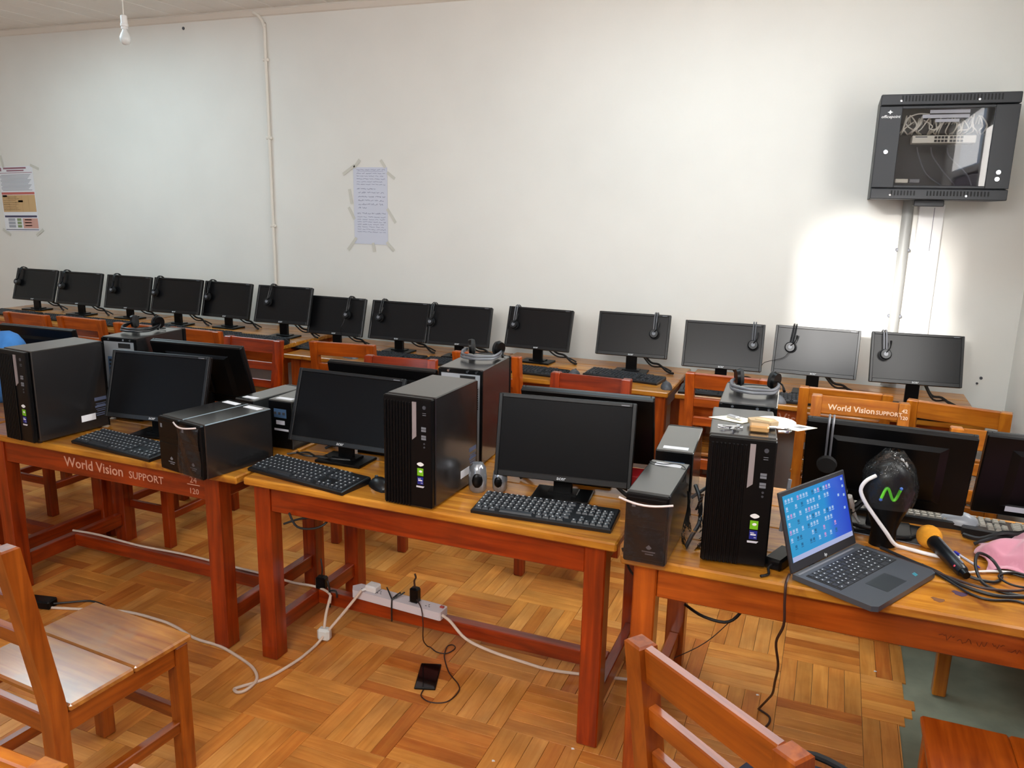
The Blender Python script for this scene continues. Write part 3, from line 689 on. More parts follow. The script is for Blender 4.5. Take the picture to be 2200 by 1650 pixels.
mons = [  # x, y, z of the lower edge, yaw, tilt, table z, headset position, headset colour, swing, label, headset label
 (-5.825, 4.41, .820, 3, 18, .742, .13, 'dark', 4, 'leftmost black monitor on the wall tables', 'dark headset on the leftmost wall monitor', 0),
 (-5.307, 4.377, .822, 2.8, 15.8, .742, .14, 'dark', 2, 'black monitor second from left on wall tables', 'dark headset on wall monitor second from left', 0),
 (-4.857, 4.415, .815, 2.5, 14.3, .742, .20, 'dark', 0, 'black monitor third from left on wall tables', 'dark headset on wall monitor third from left', 0),
 (-4.329, 4.35, .830, 4, 16.7, .742, .10, 'dark', 3, 'black monitor fourth from left on wall tables', 'dark headset on wall monitor fourth from left', 0),
 (-3.942, 4.42, .818, -.5, 14.5, .742, .14, 'dark', 2, 'black monitor left of the wall conduit', 'dark headset on monitor left of the conduit', 0),
 (-3.365, 4.293, .837, 3.8, 18, .742, .27, 'dark', 5, 'bluish screened monitor right below the wall conduit', 'dark headset on monitor below the conduit', 0),
 (-2.993, 4.355, .782, 1.3, 16.8, .70, .73, 'dark', 3, 'lower black monitor with headset near its right side', 'dark headset at right side of the lower monitor', .2),
 (-2.545, 4.386, .778, 1.2, 17.7, .70, .20, 'dark', 4, 'black monitor below right of the handwritten sheet', 'dark headset on left of two touching monitors', 0),
 (-2.125, 4.403, .777, 3.6, 16.3, .70, .06, 'dark', 2, 'right of the two touching monitors in mid wall', 'dark headset between the two touching monitors', 0),
 (-1.618, 4.436, .794, -1, 18, .71, .13, 'grey', 0, 'black monitor above lettered wall table, left one', 'grey headset at left on monitor over lettered table', 0),
 (-1.034, 4.416, .808, 2.5, 17, .71, .80, 'grey', 0, 'black monitor above lettered wall table, right one', 'grey headset at right on monitor over lettered table', 0),
 (-.510, 4.265, .814, 3.5, 17.5, .712, .87, 'grey', 0, 'black monitor third from the right on wall tables', 'grey headset on third monitor from the right', 0),
 (-.053, 4.315, .812, -1, 14.8, .712, .23, 'dark', 6, 'bluish monitor second from right beside bright wall patch', 'dark headset with trailing cord on second monitor from right', 1.0),
 (.412, 4.229, .832, 6.4, 18.5, .712, .14, 'grey', -3, 'rightmost monitor on wall tables with pale grey sheen', 'silver grey headset on the rightmost wall monitor', 0)]
MMW = []
for (x, y, z, yw, tl, tz, u, c, sg, lb, hl, cord) in mons:
    mw = monitor(lb, x, y, z, yw, tl, tz, MW, MH, 'monitors along the wall'); MMW.append(mw)
    hung_headset(hl, mw, MW, MH, u, c, sg, cord=cord)
FW_, FH_ = .45, .272
FG = 'monitors facing the camera on the front tables'
monitor('dark monitor behind the slim computers on left table', -2.445, 2.305, .775, 6.7, 17, .71, FW_, FH_, FG)
monitor('large dark monitor left of the centre tower', -1.597, 2.345, .772, .6, 19, .71, FW_, FH_, FG)
monitor('large dark monitor right of the centre tower', -.753, 2.34, .772, 6.9, 10.5, .71, FW_, FH_, FG)
BG = 'monitors turned away on the front tables'
rm = [('monitor with pale top edge seen from behind, far left', -3.42, 2.66, .775, 3, 13), ('monitor seen from behind beyond the left slim computers', -2.42, 2.62, .80, 4, 18), ('monitor seen from behind beyond centre left screen', -1.525, 2.585, .79, 2, 14), ('monitor seen from behind beyond the centre right screen', -.733, 2.60, .79, 4.6, 22),
      ('monitor seen from behind at the laptop, headset draped over it', .195, 2.56, .787, -1.3, 18), ('rightmost monitor seen from behind, cut by frame', .672, 2.62, .787, 0, 18)]
RMW = [monitor(l, x, y, z, yw, tl, .71, FW_, FH_, BG, True) for l, x, y, z, yw, tl in rm]
hung_headset('grey strapped headset draped over monitor behind the laptop', RMW[4], FW_, FH_, .85, 'grey', 0, .12, 'headsets draped over turned monitors')
hung_headset('grey strapped headset over the rightmost turned monitor', RMW[5], FW_, FH_, .66, 'grey', 0, .12, 'headsets draped over turned monitors')

def flat_headset(label, x, y, z, yaw, col='grey'):
    t = thing('headset', label, 'headset', (x, y, z), yaw, 'headsets lying on towers'); mb = M_BAND if col == 'grey' else M_BLACK2
    def band(b):
        for dr, dz in ((.0, .010), (-.008, .019)):
            b.tube([(-.07, .045, .026), (-.074, .01, dz+.006), (-.062, -.035-dr, dz), (-.03, -.058-dr, dz), (0, -.064-dr, dz), (.03, -.058-dr, dz), (.062, -.035-dr, dz), (.074, .01, dz+.006), (.07, .045, .026)], .0048, 8, 4)
    part('fh_band'+col, 'headband', band, mb, t, True)
    for s in (-1, 1):
        c = part('fh_cup%d' % s, 'ear_cup', lambda b: b.cyl((s*.066, .05, .033), (s*.054, .055, .034), .026, .029, 18), M_BLACK, t, True)
        part('fh_pad%d' % s, 'cushion', lambda b: b.cyl((s*.054, .055, .034), (s*.043, .058, .035), .030, .026, 18), M_MATTE, c, True)
    part('fh_boom', 'microphone_boom', lambda b: b.tube([(.068, .05, .03), (.085, .02, .028), (.095, -.015, .016)], [.003, .003, .005], 6, 3), M_BLACK, t, True)
    part('fh_cord', 'cord', lambda b: b.tube([(.07, .045, .008), (.075, .08, .004), (.03, .10, .003), (-.03, .09, .003), (-.05, .06, .003)], .0018, 5, 4), M_CORDB, t, True)
    return t

# ------------------------------------------------------------------ keyboards and mice
def keyboard(label, x, y, z, yaw, group, marks=True, km=None):
    t = thing('keyboard', label, 'keyboard', (x, y, z), yaw, group); w, d = .44, .142
    def body(b):
        b.loft([[(-w/2, -d/2, 0), (w/2, -d/2, 0), (w/2, d/2, 0), (-w/2, d/2, 0)], [(-w/2, -d/2-.002, .010), (w/2, -d/2-.002, .010), (w/2, d/2, .020), (-w/2, d/2, .020)], [(-w/2+.004, -d/2+.003, .0135), (w/2-.004, -d/2+.003, .0135), (w/2-.004, d/2-.003, .0245), (-w/2+.004, d/2-.003, .0245)]])
    part('kb_body', 'body', body, M_BLACK2, t)
    sl = (.0245-.0135)/(d-.006)
    zt = lambda yy: .0135+sl*(yy+d/2-.003)
    lay = []
    for r in range(6):
        yy = -d/2+.016+r*.0205+(.005 if r == 5 else 0)
        if r == 0: xs = [(-.208+.010, .022)]+[(-.176+.022*i, .02) for i in range(2)]+[(-.078, .105)]+[(-.004+.022*i, .02) for i in range(4)]
        else: xs = [(-.205+.0195*i, .017) for i in range(14)]+[(.072, .026)]
        xs += [(.105+.0195*i, .017) for i in range(3)] if r in (0, 3, 4, 5) else ([(.1245, .017)] if r == 1 else [])
        xs += [(.163+.0195*i, .017) for i in range(3)] if r < 5 else []
        for xx, ww in xs: lay.append((xx, yy, ww))
    def keys(b):
        for xx, yy, ww in lay:
            z0 = zt(yy); b.loft([[(xx-ww/2, yy-.0085, z0-.001), (xx+ww/2, yy-.0085, z0-.001), (xx+ww/2, yy+.0085, z0), (xx-ww/2, yy+.0085, z0)], [(xx-ww/2+.002, yy-.006, z0+.005), (xx+ww/2-.002, yy-.006, z0+.005), (xx+ww/2-.002, yy+.007, z0+.0062), (xx-ww/2+.002, yy+.007, z0+.0062)]])
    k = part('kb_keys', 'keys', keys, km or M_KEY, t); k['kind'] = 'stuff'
    if marks:
        def mk(b):
            for xx, yy, ww in lay:
                if ww > .05: continue
                z0 = zt(yy)+.0064; b.box((xx-.002, yy+.002, z0-.0002), (.005, .0045, .0006))
        q = part('kb_marks', 'key_prints', mk, M_KEYMARK, t); q['kind'] = 'stuff'
    return t
def mouse(label, x, y, z, yaw, m=M_BLACK2, group='computer mice', rot=None):
    t = thing('mouse', label, 'mouse', (x, y, z), yaw, group, rot)
    def body(b):
        prof = [(-.052, .012, .008), (-.045, .024, .022), (-.02, .030, .034), (.01, .030, .036), (.035, .027, .028), (.05, .020, .016), (.056, .008, .008)]
        rings = []
        for yy, hw, hz in prof: rings.append([(hw*math.cos(a)*1.0, yy, max(0, hz*math.sin(a)) if math.sin(a) > 0 else 0) for a in [PI*i/9 for i in range(10)]])
        b.loft(rings)
    part('mouse_body', 'shell', body, m, t, True)
    part('mouse_wheel', 'wheel', lambda b: b.cyl((-.004, .03, .029), (.004, .03, .029), .007, n=10), M_GREYD, t, True)
    part('mouse_split', 'button_split', lambda b: b.tube([(0, .052, .014), (0, .038, .0275), (0, .018, .0348)], .0008, 4), M_MATTE, t)
    return t
KG = 'keyboards on the front tables'
keyboard('black keyboard under the leftmost front monitor', -2.43, 2.155, .71, R(-6), KG)
keyboard('black keyboard at left end of the middle table', -1.615, 2.175, .71, R(-9), KG)
keyboard('dark teal-black keyboard before centre right monitor', -.755, 2.20, .71, R(3.5), KG)
mouse('black mouse peeking out left of the centre tower', -1.335, 2.19, .71, R(60))
M_KEYL = mat('key_plastic_painted_lit', (150, 146, 136), .4)  # paler copy of the black key plastic, light on the keys painted in
keyboard('keyboard with keys coloured as lit beneath monitor behind the laptop', .245, 2.685, .71, PI, 'keyboards on the right-hand table', False, M_KEYL)
keyboard('keyboard with keys coloured as lit beneath the rightmost turned monitor', .655, 2.64, .71, PI+R(-4), 'keyboards on the right-hand table', False, M_KEYL)
mouse('silver grey mouse between the two keyboards coloured as lit', .43, 2.64, .725, R(75), mat('grey_mouse_shell', (150, 154, 160), .3))
KW = 'keyboards on the wall tables'
kbl = [(-5.72, 4.17, .742, 0, 'keyboard before the leftmost wall monitor'), (-5.22, 4.16, .742, 3, 'keyboard before wall monitor second from left'), (-4.76, 4.16, .742, 0, 'keyboard before wall monitor third from left'), (-4.28, 4.16, .742, 2, 'keyboard before wall monitor fourth from left'), (-3.85, 4.15, .742, 3, 'keyboard before monitor left of the conduit'), (-3.44, 4.12, .742, 2, 'bluish lit keyboard under the monitor by conduit'),
       (-3.0, 4.25, .70, -3, 'keyboard in shadow of the raised table end'), (-2.48, 4.20, .70, 2, 'keyboard behind the scuffed chair'), (-2.02, 4.2, .70, 0, 'keyboard behind the centre tower top'), (-1.555, 4.17, .71, -2, 'black keyboard at left on lettered wall table'), (-1.03, 4.27, .71, -9, 'black keyboard at right on lettered wall table'), (-.47, 4.11, .712, 3, 'keyboard under third monitor from the right'), (0.0, 4.13, .712, 2, 'keyboard under second monitor from the right'), (.42, 4.09, .712, 0, 'keyboard under the rightmost wall monitor')]
for x, y, z, a, l in kbl: keyboard(l, x, y, z, R(a), KW, False)
MG = 'mice on the wall tables'
mouse('dark mouse near front edge of lettered wall table', -.765, 4.13, .71, R(15), M_GREYD, MG); mouse('grey mouse beside left keyboard on lettered table', -1.30, 4.20, .71, 0, M_GREYD, MG)
mouse('dark mouse at end of the keyboard by conduit', -3.20, 4.10, .742, R(10), M_BLACK2, MG)
mouse('grey mouse seen through the scuffed chair', -2.70, 4.10, .70, R(70), M_GREY, MG); mouse('black mouse seen through chair slats, lower table', -2.40, 4.075, .70, R(80), M_BLACK, MG)
mouse('grey mouse left of tower with grey headset', -1.83, 4.08, .71, R(20), M_GREY, MG)
mouse('pale mouse right of the tower with keys', -.20, 4.08, .712, R(30), M_GREY, MG)

# ------------------------------------------------------------------ desktop towers
TWD, TDP, THT = .171, .32, .358
def tower(label, x, y, yaw, group, back=False, z=.71):
    """x, y: the near left corner as seen; front faces -Y unless back"""
    c, s = math.cos(yaw), math.sin(yaw)
    cx, cy = x+c*TWD/2-s*TDP/2, y+s*TWD/2+c*TDP/2
    t = thing('computer_tower', label, 'computer', (cx, cy, z), yaw+(PI if back else 0), group)
    w, d, h = TWD, TDP, THT; y0 = -d/2
    part('tw_body', 'case', lambda b: b.rbox((0, .012, .006+(h-.006)/2), (w, d-.028, h-.006), .003), M_STEEL_B, t)
    def front(b):
        b.rbox((0, y0+.010, .006+(h-.006)/2), (w, .020, h-.008), .004)
        for i in range(9): b.rbox((-w/2+.010+i*.0105, y0-.001, .006+(h-.02)/2), (.0062, .006, h-.024), .002)
    fp = part('tw_front', 'front_panel', front, M_BLACK, t)
    part('tw_strip', 'silver_strip', lambda b: b.prism([(.019, .225), (.033, .237), (.033, .345), (.019, .345)], 0, .003, Matrix(((1, 0, 0, 0), (0, 0, 1, y0-.003), (0, 1, 0, 0), (0, 0, 0, 1)))), mat('grey_mesh_strip', (150, 140, 140), .5, metal=.3), fp)
    part('tw_btn', 'power_button', lambda b: b.cyl((.060, y0-.002, .330), (.060, y0+.002, .330), .006, n=12), M_GREYD, fp)
    for zz in (.312, .306): part('tw_led', 'indicator', lambda b: b.box((0, 0, 0), (.012, .001, .0015)), M_GREY, fp, loc=(.060, y0-.0006, zz))
    for zz, ww in ((.266, .016), (.258, .016), (.240, .016), (.232, .016)): part('tw_usb', 'usb_port', lambda b: (b.box((0, 0, 0), (ww, .002, .005)), b.box((0, -.0005, -.003), (ww, .002, .0012))), M_GREY, fp, loc=(.058, y0-.0006, zz))
    for zz in (.216, .205): part('tw_jack', 'audio_jack', lambda b: b.cyl((0, .001, 0), (0, -.002, 0), .003, n=8), M_GREYD, fp, loc=(.060, y0, zz))
    def oval(b): b.prism([(.012*math.cos(2*PI*i/16), .0068*math.sin(2*PI*i/16)*(1-.3*abs(math.cos(2*PI*i/16)))) for i in range(16)], 0, .0008, Matrix.Translation((.046, y0-.0002, .149)) @ Matrix.Rotation(R(90), 4, 'X'))
    part('tw_oval', 'oval_sticker', oval, M_WHITE, fp)
    g = part('tw_green', 'green_sticker', lambda b: b.box((.046, y0-.0005, .124), (.021, .0012, .024)), M_GREEN, fp); part('tw_greenm', 'sticker_mark', lambda b: b.ell((.047, y0-.0012, .126), (.006, .0005, .004), 10, 5), M_WHITE, fp)
    part('tw_blue', 'blue_sticker', lambda b: b.box((.046, y0-.0005, .096), (.020, .0012, .024)), M_BLUEST, fp)
    part('tw_bluem', 'sticker_mark', lambda b: (b.box((.043, y0-.0012, .102), (.010, .0006, .0016)), b.box((.046, y0-.0012, .097), (.014, .0006, .004)), b.box((.051, y0-.0012, .089), (.006, .0006, .0016))), M_WHITE, fp)
    part('tw_vlet', 'white_mark', lambda b: b.prism([(.032, .0735), (.056, .0735), (.0605, .079), (.032, .079)], 0, .0008, Matrix(((1, 0, 0, 0), (0, 0, 1, y0-.0012), (0, 1, 0, 0), (0, 0, 0, 1)))), mat('sticker_grey', (200, 198, 206), .5), fp)
    # labels on the right side
    part('tw_lab', 'white_label', lambda b: b.box((w/2+.0004, .070, .057), (.0008, .062, .026)), M_PAPER, t)
    def spec(b):
        for i, (zz, hh) in enumerate(((.125, .014), (.106, .003), (.100, .003), (.094, .008), (.083, .003), (.076, .003), (.066, .004), (.058, .004))): b.box((w/2+.0004, .128, zz), (.0006, .052-.008*(i % 3), hh))
    part('tw_spec', 'printed_label', spec, mat('faint_print', (86, 94, 120), .6), t)
    # rear side
    yb = d/2
    part('tw_rear', 'rear_frame', lambda b: (b.box((-w/2+.005, yb-.001, h/2), (.010, .006, h-.01)), b.box((w/2-.005, yb-.001, h/2), (.010, .006, h-.01)), b.box((0, yb-.001, h-.009), (w-.02, .006, .014))), M_BLACK, t)
    rp = part('tw_zinc', 'rear_plate', lambda b: b.box((0, yb-.002, h/2-.004), (w-.022, .005, h-.03)), M_ZINC, t)
    for xx in (-.062, -.028, .045): part('tw_scr', 'thumb_screw', lambda b: b.cyl((0, 0, 0), (0, .006, 0), .0045, n=10), M_CHROME, t, loc=(xx, yb+.001, h-.009))
    part('tw_psu', 'power_socket', lambda b: (b.box((-.028, yb+.001, h-.034), (.058, .004, .020))), M_MATTE, rp)
    def grill(b):
        for i in range(10): b.box((-w/2+.026, yb+.001, .215+i*.008), (.018, .002, .004))
        for i in range(6): b.box((.03, yb+.001, .05+i*.014), (.07, .002, .006))
    part('tw_gr', 'vent_slots', grill, M_MATTE, rp)['kind'] = 'stuff'
    part('tw_io', 'port_plate', lambda b: b.box((.04, yb+.0015, .22), (.036, .003, .11)), M_IOBLUE, rp)
    def ports(b):
        for i in range(6): b.box((.04, yb+.0035, .175+i*.017), (.022, .003, .010))
    part('tw_ports', 'ports', ports, M_MATTE, rp)
    for i in (-1, 1):
        for j in (-1, 1): part('tw_foot', 'foot', lambda b: b.cyl((0, 0, 0), (0, 0, .008), .010, .012, 10), M_MATTE, t, loc=(i*.065, j*.125, 0))
    return t
TG = 'towers facing the camera'
tower('tall black computer tower at the left edge, labelled side showing', -2.925, 2.044, R(-5.8), TG)
tower('tall black computer tower standing at centre of middle table', -1.253, 2.074, R(-1), TG)
tower('tall black computer tower with padlock on top, beside laptop', -.261, 2.061, R(6.3), TG)
RG = 'towers turned away from the camera'
tower('tower seen from behind with black headset on top, left', -2.819, 2.425, R(6.3), RG, True)
tower('tower seen from behind with grey headset on top, centre', -1.289, 2.52, R(3.4), RG, True)
tower('tower seen from behind with grey headset, right of centre', -.289, 2.445, R(2.7), RG, True)
ZT = .71+THT+.002
flat_headset('black headset lying on the rear left tower', -2.77, 2.58, ZT, R(15), 'dark')
flat_headset('grey headset lying on the rear centre tower', -1.215, 2.72, ZT, R(4))
flat_headset('grey headset lying on the rear right tower', -.205, 2.625, ZT, R(-2))

# ------------------------------------------------------------------ slim computers
def slim(label, x, y, yaw, group, back=False, dims=(.116, .30, .192), z=.71, bag=None, dark=False):
    w, d, h = dims; c, s = math.cos(yaw), math.sin(yaw); cx, cy = x+c*w/2-s*d/2, y+s*w/2+c*d/2
    t = thing('slim_computer', label, 'computer', (cx, cy, z), yaw+(PI if back else 0), group); k = '%.3f%.3f%.3f' % dims; y0 = -d/2
    part('sl_body'+k, 'case', lambda b: b.rbox((0, .008, h/2), (w, d-.018, h), .003), M_STEEL_B if dark else M_SLIM, t)
    f = part('sl_front'+k, 'front_panel', lambda b: (b.rbox((0, y0+.008, h/2), (w-.001, .018, h-.001), .004), b.rbox((0, y0-.001, h*.30), (w-.012, .004, h*.46), .002), b.rbox((0, y0-.001, h*.78), (w-.012, .004, h*.32), .002)), M_BLACK, t)
    part('sl_logo'+k, 'logo', lambda b: (b.prism([(0, .010), (.008, .002), (.003, -.003), (-.003, -.003), (-.008, .002)], 0, .0006, Matrix.Translation((.012, y0-.0032, h*.24)) @ Matrix.Rotation(R(90), 4, 'X')), b.box((.012, y0-.0034, h*.19), (.036, .0006, .003)), b.box((.014, y0-.0034, h*.155), (.022, .0006, .003))), M_GREY, f)
    part('sl_mark'+k, 'small_mark', lambda b: b.box((-w*.30, y0-.0034, h*.84), (.010, .0006, .014)), M_GREY, f)
    part('sl_lab'+k, 'white_label', lambda b: b.box((0, d/2-.035, h+.0004), (w*.66, .026, .0008)), M_PAPER, t)
    r = part('sl_rear'+k, 'rear_panel', lambda b: b.rbox((0, d/2-.001, h/2), (w-.006, .006, h-.008), .001), M_BLACK, t)
    part('sl_io'+k, 'port_plate', lambda b: b.box((-w*.02, d/2+.0025, h*.74), (w*.52, .002, h*.18)), M_IOBLUE, r)
    part('sl_port'+k, 'ports', lambda b: [b.box((-w*.18+i*.02, d/2+.004, h*.74), (.011, .002, .010)) for i in range(3)], M_GREYD, r)
    part('sl_lab2'+k, 'rear_label', lambda b: (b.box((-w*.02, d/2+.0025, h*.55), (w*.36, .0012, .016)), b.box((-w*.05, d/2+.0025, h*.40), (w*.6, .0012, .008))), M_PAPER2, r)
    if bag:
        # clear bag stretched over the front
        bw_, top, bot = bag
        def film(b):
            def fn(u, v):
                z_ = bot+(top-bot)*v; xx = (u-.5)*(w+bw_*(.2+.8*v)); bulge = .010+.010*math.sin(u*PI)*(.4+.6*v)+.004*math.sin(u*9+v*7)
                if v > .98: bulge += .006*math.sin(u*PI)
                return (xx, y0-bulge, z_)
            b.grid(fn, 14, 14)
        part('sl_bag'+k+str(bag), 'clear_bag', film, M_BAG, t, True)
        part('sl_bagrim'+k+str(bag), 'bag_rim', lambda b: b.tube([((u/10-.5)*(w+bw_), y0-(.018+.016*math.sin(u/10*PI)), top+.002-.006*math.sin(u/10*PI)) for u in range(11)], .0028, 6), mat('milky_film', (216, 202, 198), .4), t, True)
    return t
SG = 'slim computers on the front tables'
a = R(-11)
slim('slim black computer under the white label, left of bagged one', -2.135, 2.035, a, SG, bag=None, dark=True)
slim('slim black computer with clear bag on front, left table', -2.135+.119*math.cos(a), 2.035+.119*math.sin(a), a, SG, bag=(.004, .188, .004), dark=True)
slim('slim computer seen from behind at back of left table', -2.10, 2.385, R(-6), SG, True, (.098, .29, .182))
slim('slim computer with blue port plate beside centre left monitor', -1.955, 2.40, R(-1), SG, True, (.11, .30, .19))
slim('slim computer, reflections in its colour, with hanging clear bag at the gap', -.456, 1.985, R(-.4), SG, False, (.116, .305, .197), bag=(.028, .182, -.002))
slim('slim computer with reflections in its colour seen from behind, blue port plate', -.463, 2.385, R(3.7), SG, True, (.118, .315, .20))

# ------------------------------------------------------------------ small things on the tower with the padlock
zt = .71+THT+.001
c1 = tag(MB().prism([(-.075, .005), (-.02, .052), (.055, .03), (.02, -.022)], 0, .0012).build('card', M_CREAM, loc=(-.215, 2.235, zt)), 'cream paper card at left under the keys', 'card')
c2 = thing('card', 'cream card with grey print sticking out at right', 'card', (-.06, 2.225, zt+.0015), R(10)); MB().prism([(-.05, -.005), (.012, .036), (.062, .014), (.005, -.034)], 0, .0012).build('sheet', M_CREAM, c2); MB().prism([(.0, .004), (.018, .017), (.036, .009), (.018, -.006)], .0012, .0016).build('print', M_GREY, c2)
tag(MB().lathe([(.055, 0), (.056, .0012), (.054, .0024), (.009, .0024)], 32).build('white_disc', M_WHITE, loc=(-.112, 2.262, zt+.003), smooth=True), 'white round disc lying beneath the padlock', 'disc')
tp = thing('cardboard_piece', 'folded brown cardboard piece on the white disc', 'cardboard', (-.140, 2.212, zt+.006), R(-8)); MB().prism([(-.042, .0), (-.02, .026), (.022, .028), (.040, .003), (.026, -.022), (-.030, -.022)], 0, .012).build('fold', M_CARD, tp); MB().prism([(-.02, -.012), (.0, .006), (.028, .002), (.02, -.018)], .012, .015).build('flap', mat('pale_card', (198, 176, 136), .8), tp)
pl = thing('padlock', 'brass padlock with open steel shackle on black tower', 'padlock', (-.145, 2.155, zt), R(4)); MB().rbox((0, 0, .009), (.05, .038, .018), .004).build('body', M_BRASS, pl)
MB().tube([(.024, .012, .009), (.052, .014, .010), (.070, .010, .010), (.078, -.004, .010), (.070, -.018, .010), (.048, -.021, .009)], .0042, 8, 4).build('shackle', M_CHROME, pl, True)
MB().cyl((-.026, 0, .009), (-.0245, 0, .009), .005, n=10).build('keyhole', M_GREYD, pl)
ks = thing('key_bunch', 'small bunch of steel keys beside the padlock', 'keys', (-.20, 2.165, zt), R(20)); MB().tube([(.012*math.cos(2*PI*i/16), .012*math.sin(2*PI*i/16), .004) for i in range(17)], .0012, 5).build('key_ring', M_CHROME, ks, True)
for i, an in enumerate((160, 195, 235)):
    def key(b):
        b.cyl((-.016, 0, .0), (-.016, 0, .0022), .009, n=12); b.box((-.037, 0, .0011), (.034, .006, .0022)); b.box((-.05, -.0045, .0011), (.006, .004, .0022)); b.box((-.042, -.004, .0011), (.004, .003, .0022))
    part('key', 'key', key, M_CHROME, ks, loc=(0, 0, .001+.0025*i), rot=(0, 0, R(an-180)))
ub = thing('usb_stick', 'small silver usb stick on the cream card', 'usb stick', (-.225, 2.255, zt+.0013), R(-35)); MB().rbox((0, 0, .004), (.034, .017, .008), .002).build('body', M_SILVER, ub); MB().rbox((.024, 0, .004), (.014, .012, .005), .0008).build('plug', M_CHROME, ub)

# ------------------------------------------------------------------ laptop
lo_ = Vector((-.022, 2.047)); hv = Vector((.153, .277)).normalized(); lw, ld = .325, .222
lyaw = math.atan2(hv.y, hv.x)                        # local +X runs along the hinge, screen at local +Y side
lp = thing('laptop', 'open dark grey laptop with a blue desktop on screen', 'laptop', (lo_.x, lo_.y, .71), lyaw)
MB().prism([(0, 0), (lw, 0), (lw, -ld+.012), (lw-.012, -ld), (.012, -ld), (0, -ld+.012)], .004, .018).build('base', mat('laptop_grey', (74, 78, 84), .38, metal=.3), lp)
MB().box((lw/2, -.075, .0183), (lw-.035, .096, .0012)).build('key_well', M_MATTE, lp)
kb = MB()
for r in range(6):
    n = 15 if r < 5 else 9; kw = (lw-.045)/n
    for i in range(n): kb.rbox((.0225+kw*(i+.5), -.031-.0163*r-.003, .0195), (kw-.003, .013, .002), .0006)
k_ = kb.build('keys', M_KEY, lp); k_['kind'] = 'stuff'
km = MB()
for r in range(6):
    n = 15 if r < 5 else 9; kw = (lw-.045)/n
    for i in range(n):
        if (i*7+r*3) % 4: km.box((.0225+kw*(i+.5)-.003, -.031-.0163*r-.003, .0208), (.0045, .003, .0004))
k_ = km.build('key_prints', M_KEYMARK, lp); k_['kind'] = 'stuff'
MB().rbox((lw*.47, -.170, .0182), (.10, .058, .0008), .0003).build('touchpad', mat('touchpad_dark', (44, 48, 52), .35), lp)
MB().box((lw*.45, -.012, .0184), (lw-.05, .006, .0008)).build('hinge_strip', M_GREY, lp)
text('logo', '///', .018, mat('cyan_sticker', (60, 180, 200), .4), lp, (lw-.075, -.200, .0184), (0, 0, 0), shear=.3)
LT = 17
lid = MB().rbox((lw/2, .004, .108), (lw, .007, .212), .003).build('lid', mat('laptop_lid', (38, 38, 42), .4), lp, loc=(0, .0, .016), rot=(-R(LT), 0, 0))
# desktop picture: blue with rows of icons, taskbar; the screen glows
def screen_mat():
    m = bpy.data.materials.new('laptop_screen'); m.use_nodes = True; nt = m.node_tree; N = nt.nodes.new; L = nt.links.new; b = nt.nodes['Principled BSDF']
    tc = N('ShaderNodeTexCoord'); sp = N('ShaderNodeSeparateXYZ'); L(tc.outputs['Object'], sp.inputs[0])
    cr = N('ShaderNodeValToRGB'); e = cr.color_ramp.elements; e[0].position = .0; e[0].color = lin((18, 150, 200)); e[1].position = 1; e[1].color = lin((28, 60, 190))
    k = e.new(.62); k.color = lin((20, 140, 205)); k = e.new(.74); k.color = lin((30, 92, 205))
    mr = N('ShaderNodeMapRange'); mr.inputs[1].default_value = .012; mr.inputs[2].default_value = lw-.012; L(sp.outputs[0], mr.inputs[0])
    L(mr.outputs[0], cr.inputs[0]); L(cr.outputs[0], b.inputs['Emission Color']); b.inputs['Emission Strength'].default_value = .95
    b.inputs['Base Color'].default_value = (.01, .02, .05, 1); b.inputs['Roughness'].default_value = .3
    return m
x0, x1, z0, z1 = .012, lw-.012, .028, .202
sc_ = MB().box(((x0+x1)/2, -.0002, (z0+z1)/2), (x1-x0, .001, z1-z0)).build('screen', screen_mat(), lid)
m_task = mat('taskbar_glow', (30, 30, 40), .4, emit=(176, 186, 226), estr=.9); m_ic = mat('icon_glow', (30, 40, 60), .4, emit=(170, 200, 236), estr=.9); m_ic2 = mat('icon_glow_pink', (40, 30, 50), .4, emit=(200, 150, 210), estr=.9); m_ic3 = mat('icon_glow_dark', (10, 40, 60), .4, emit=(10, 100, 150), estr=.8)
MB().box(((x0+x1)/2, -.0008, z0+.0065), (x1-x0, .0006, .013)).build('taskbar', m_task, lid)
ri = random.Random(4); ics = {0: MB(), 1: MB(), 2: MB()}
for r in range(7):
    z = z1-.014-r*.0205; x = x0+.01
    while x < x1-.075:
        if ri.random() < (.9 if r == 0 else .62):
            k = ri.choices((0, 1, 2), (6, 2, 2))[0]; ics[k].box((x, -.0009, z), (.008, .0006, .007)); ics[k].box((x, -.0009, z-.0066), (.010, .0006, .002))
        x += .0142
for x, z in ((x1-.012, z1-.01), (x1-.012, z1-.03), (x1-.012, z1-.055), (x1-.04, z1-.05), (x1-.018, z1-.09)): ics[0].box((x, -.0009, z), (.008, .0006, .007))
for k, m in ((0, m_ic), (1, m_ic2), (2, m_ic3)): ics[k].build('desktop_icons', m, lid)['kind'] = 'stuff'
MB().tube([(0, -.0012, 0)]+[(0, -.0012, 0.0001)], .0001, 3) if False else None
text('logo', 'hp', .013, M_KEYMARK, lid, (lw/2, -.0012, .008), align='CENTER', shear=.2)

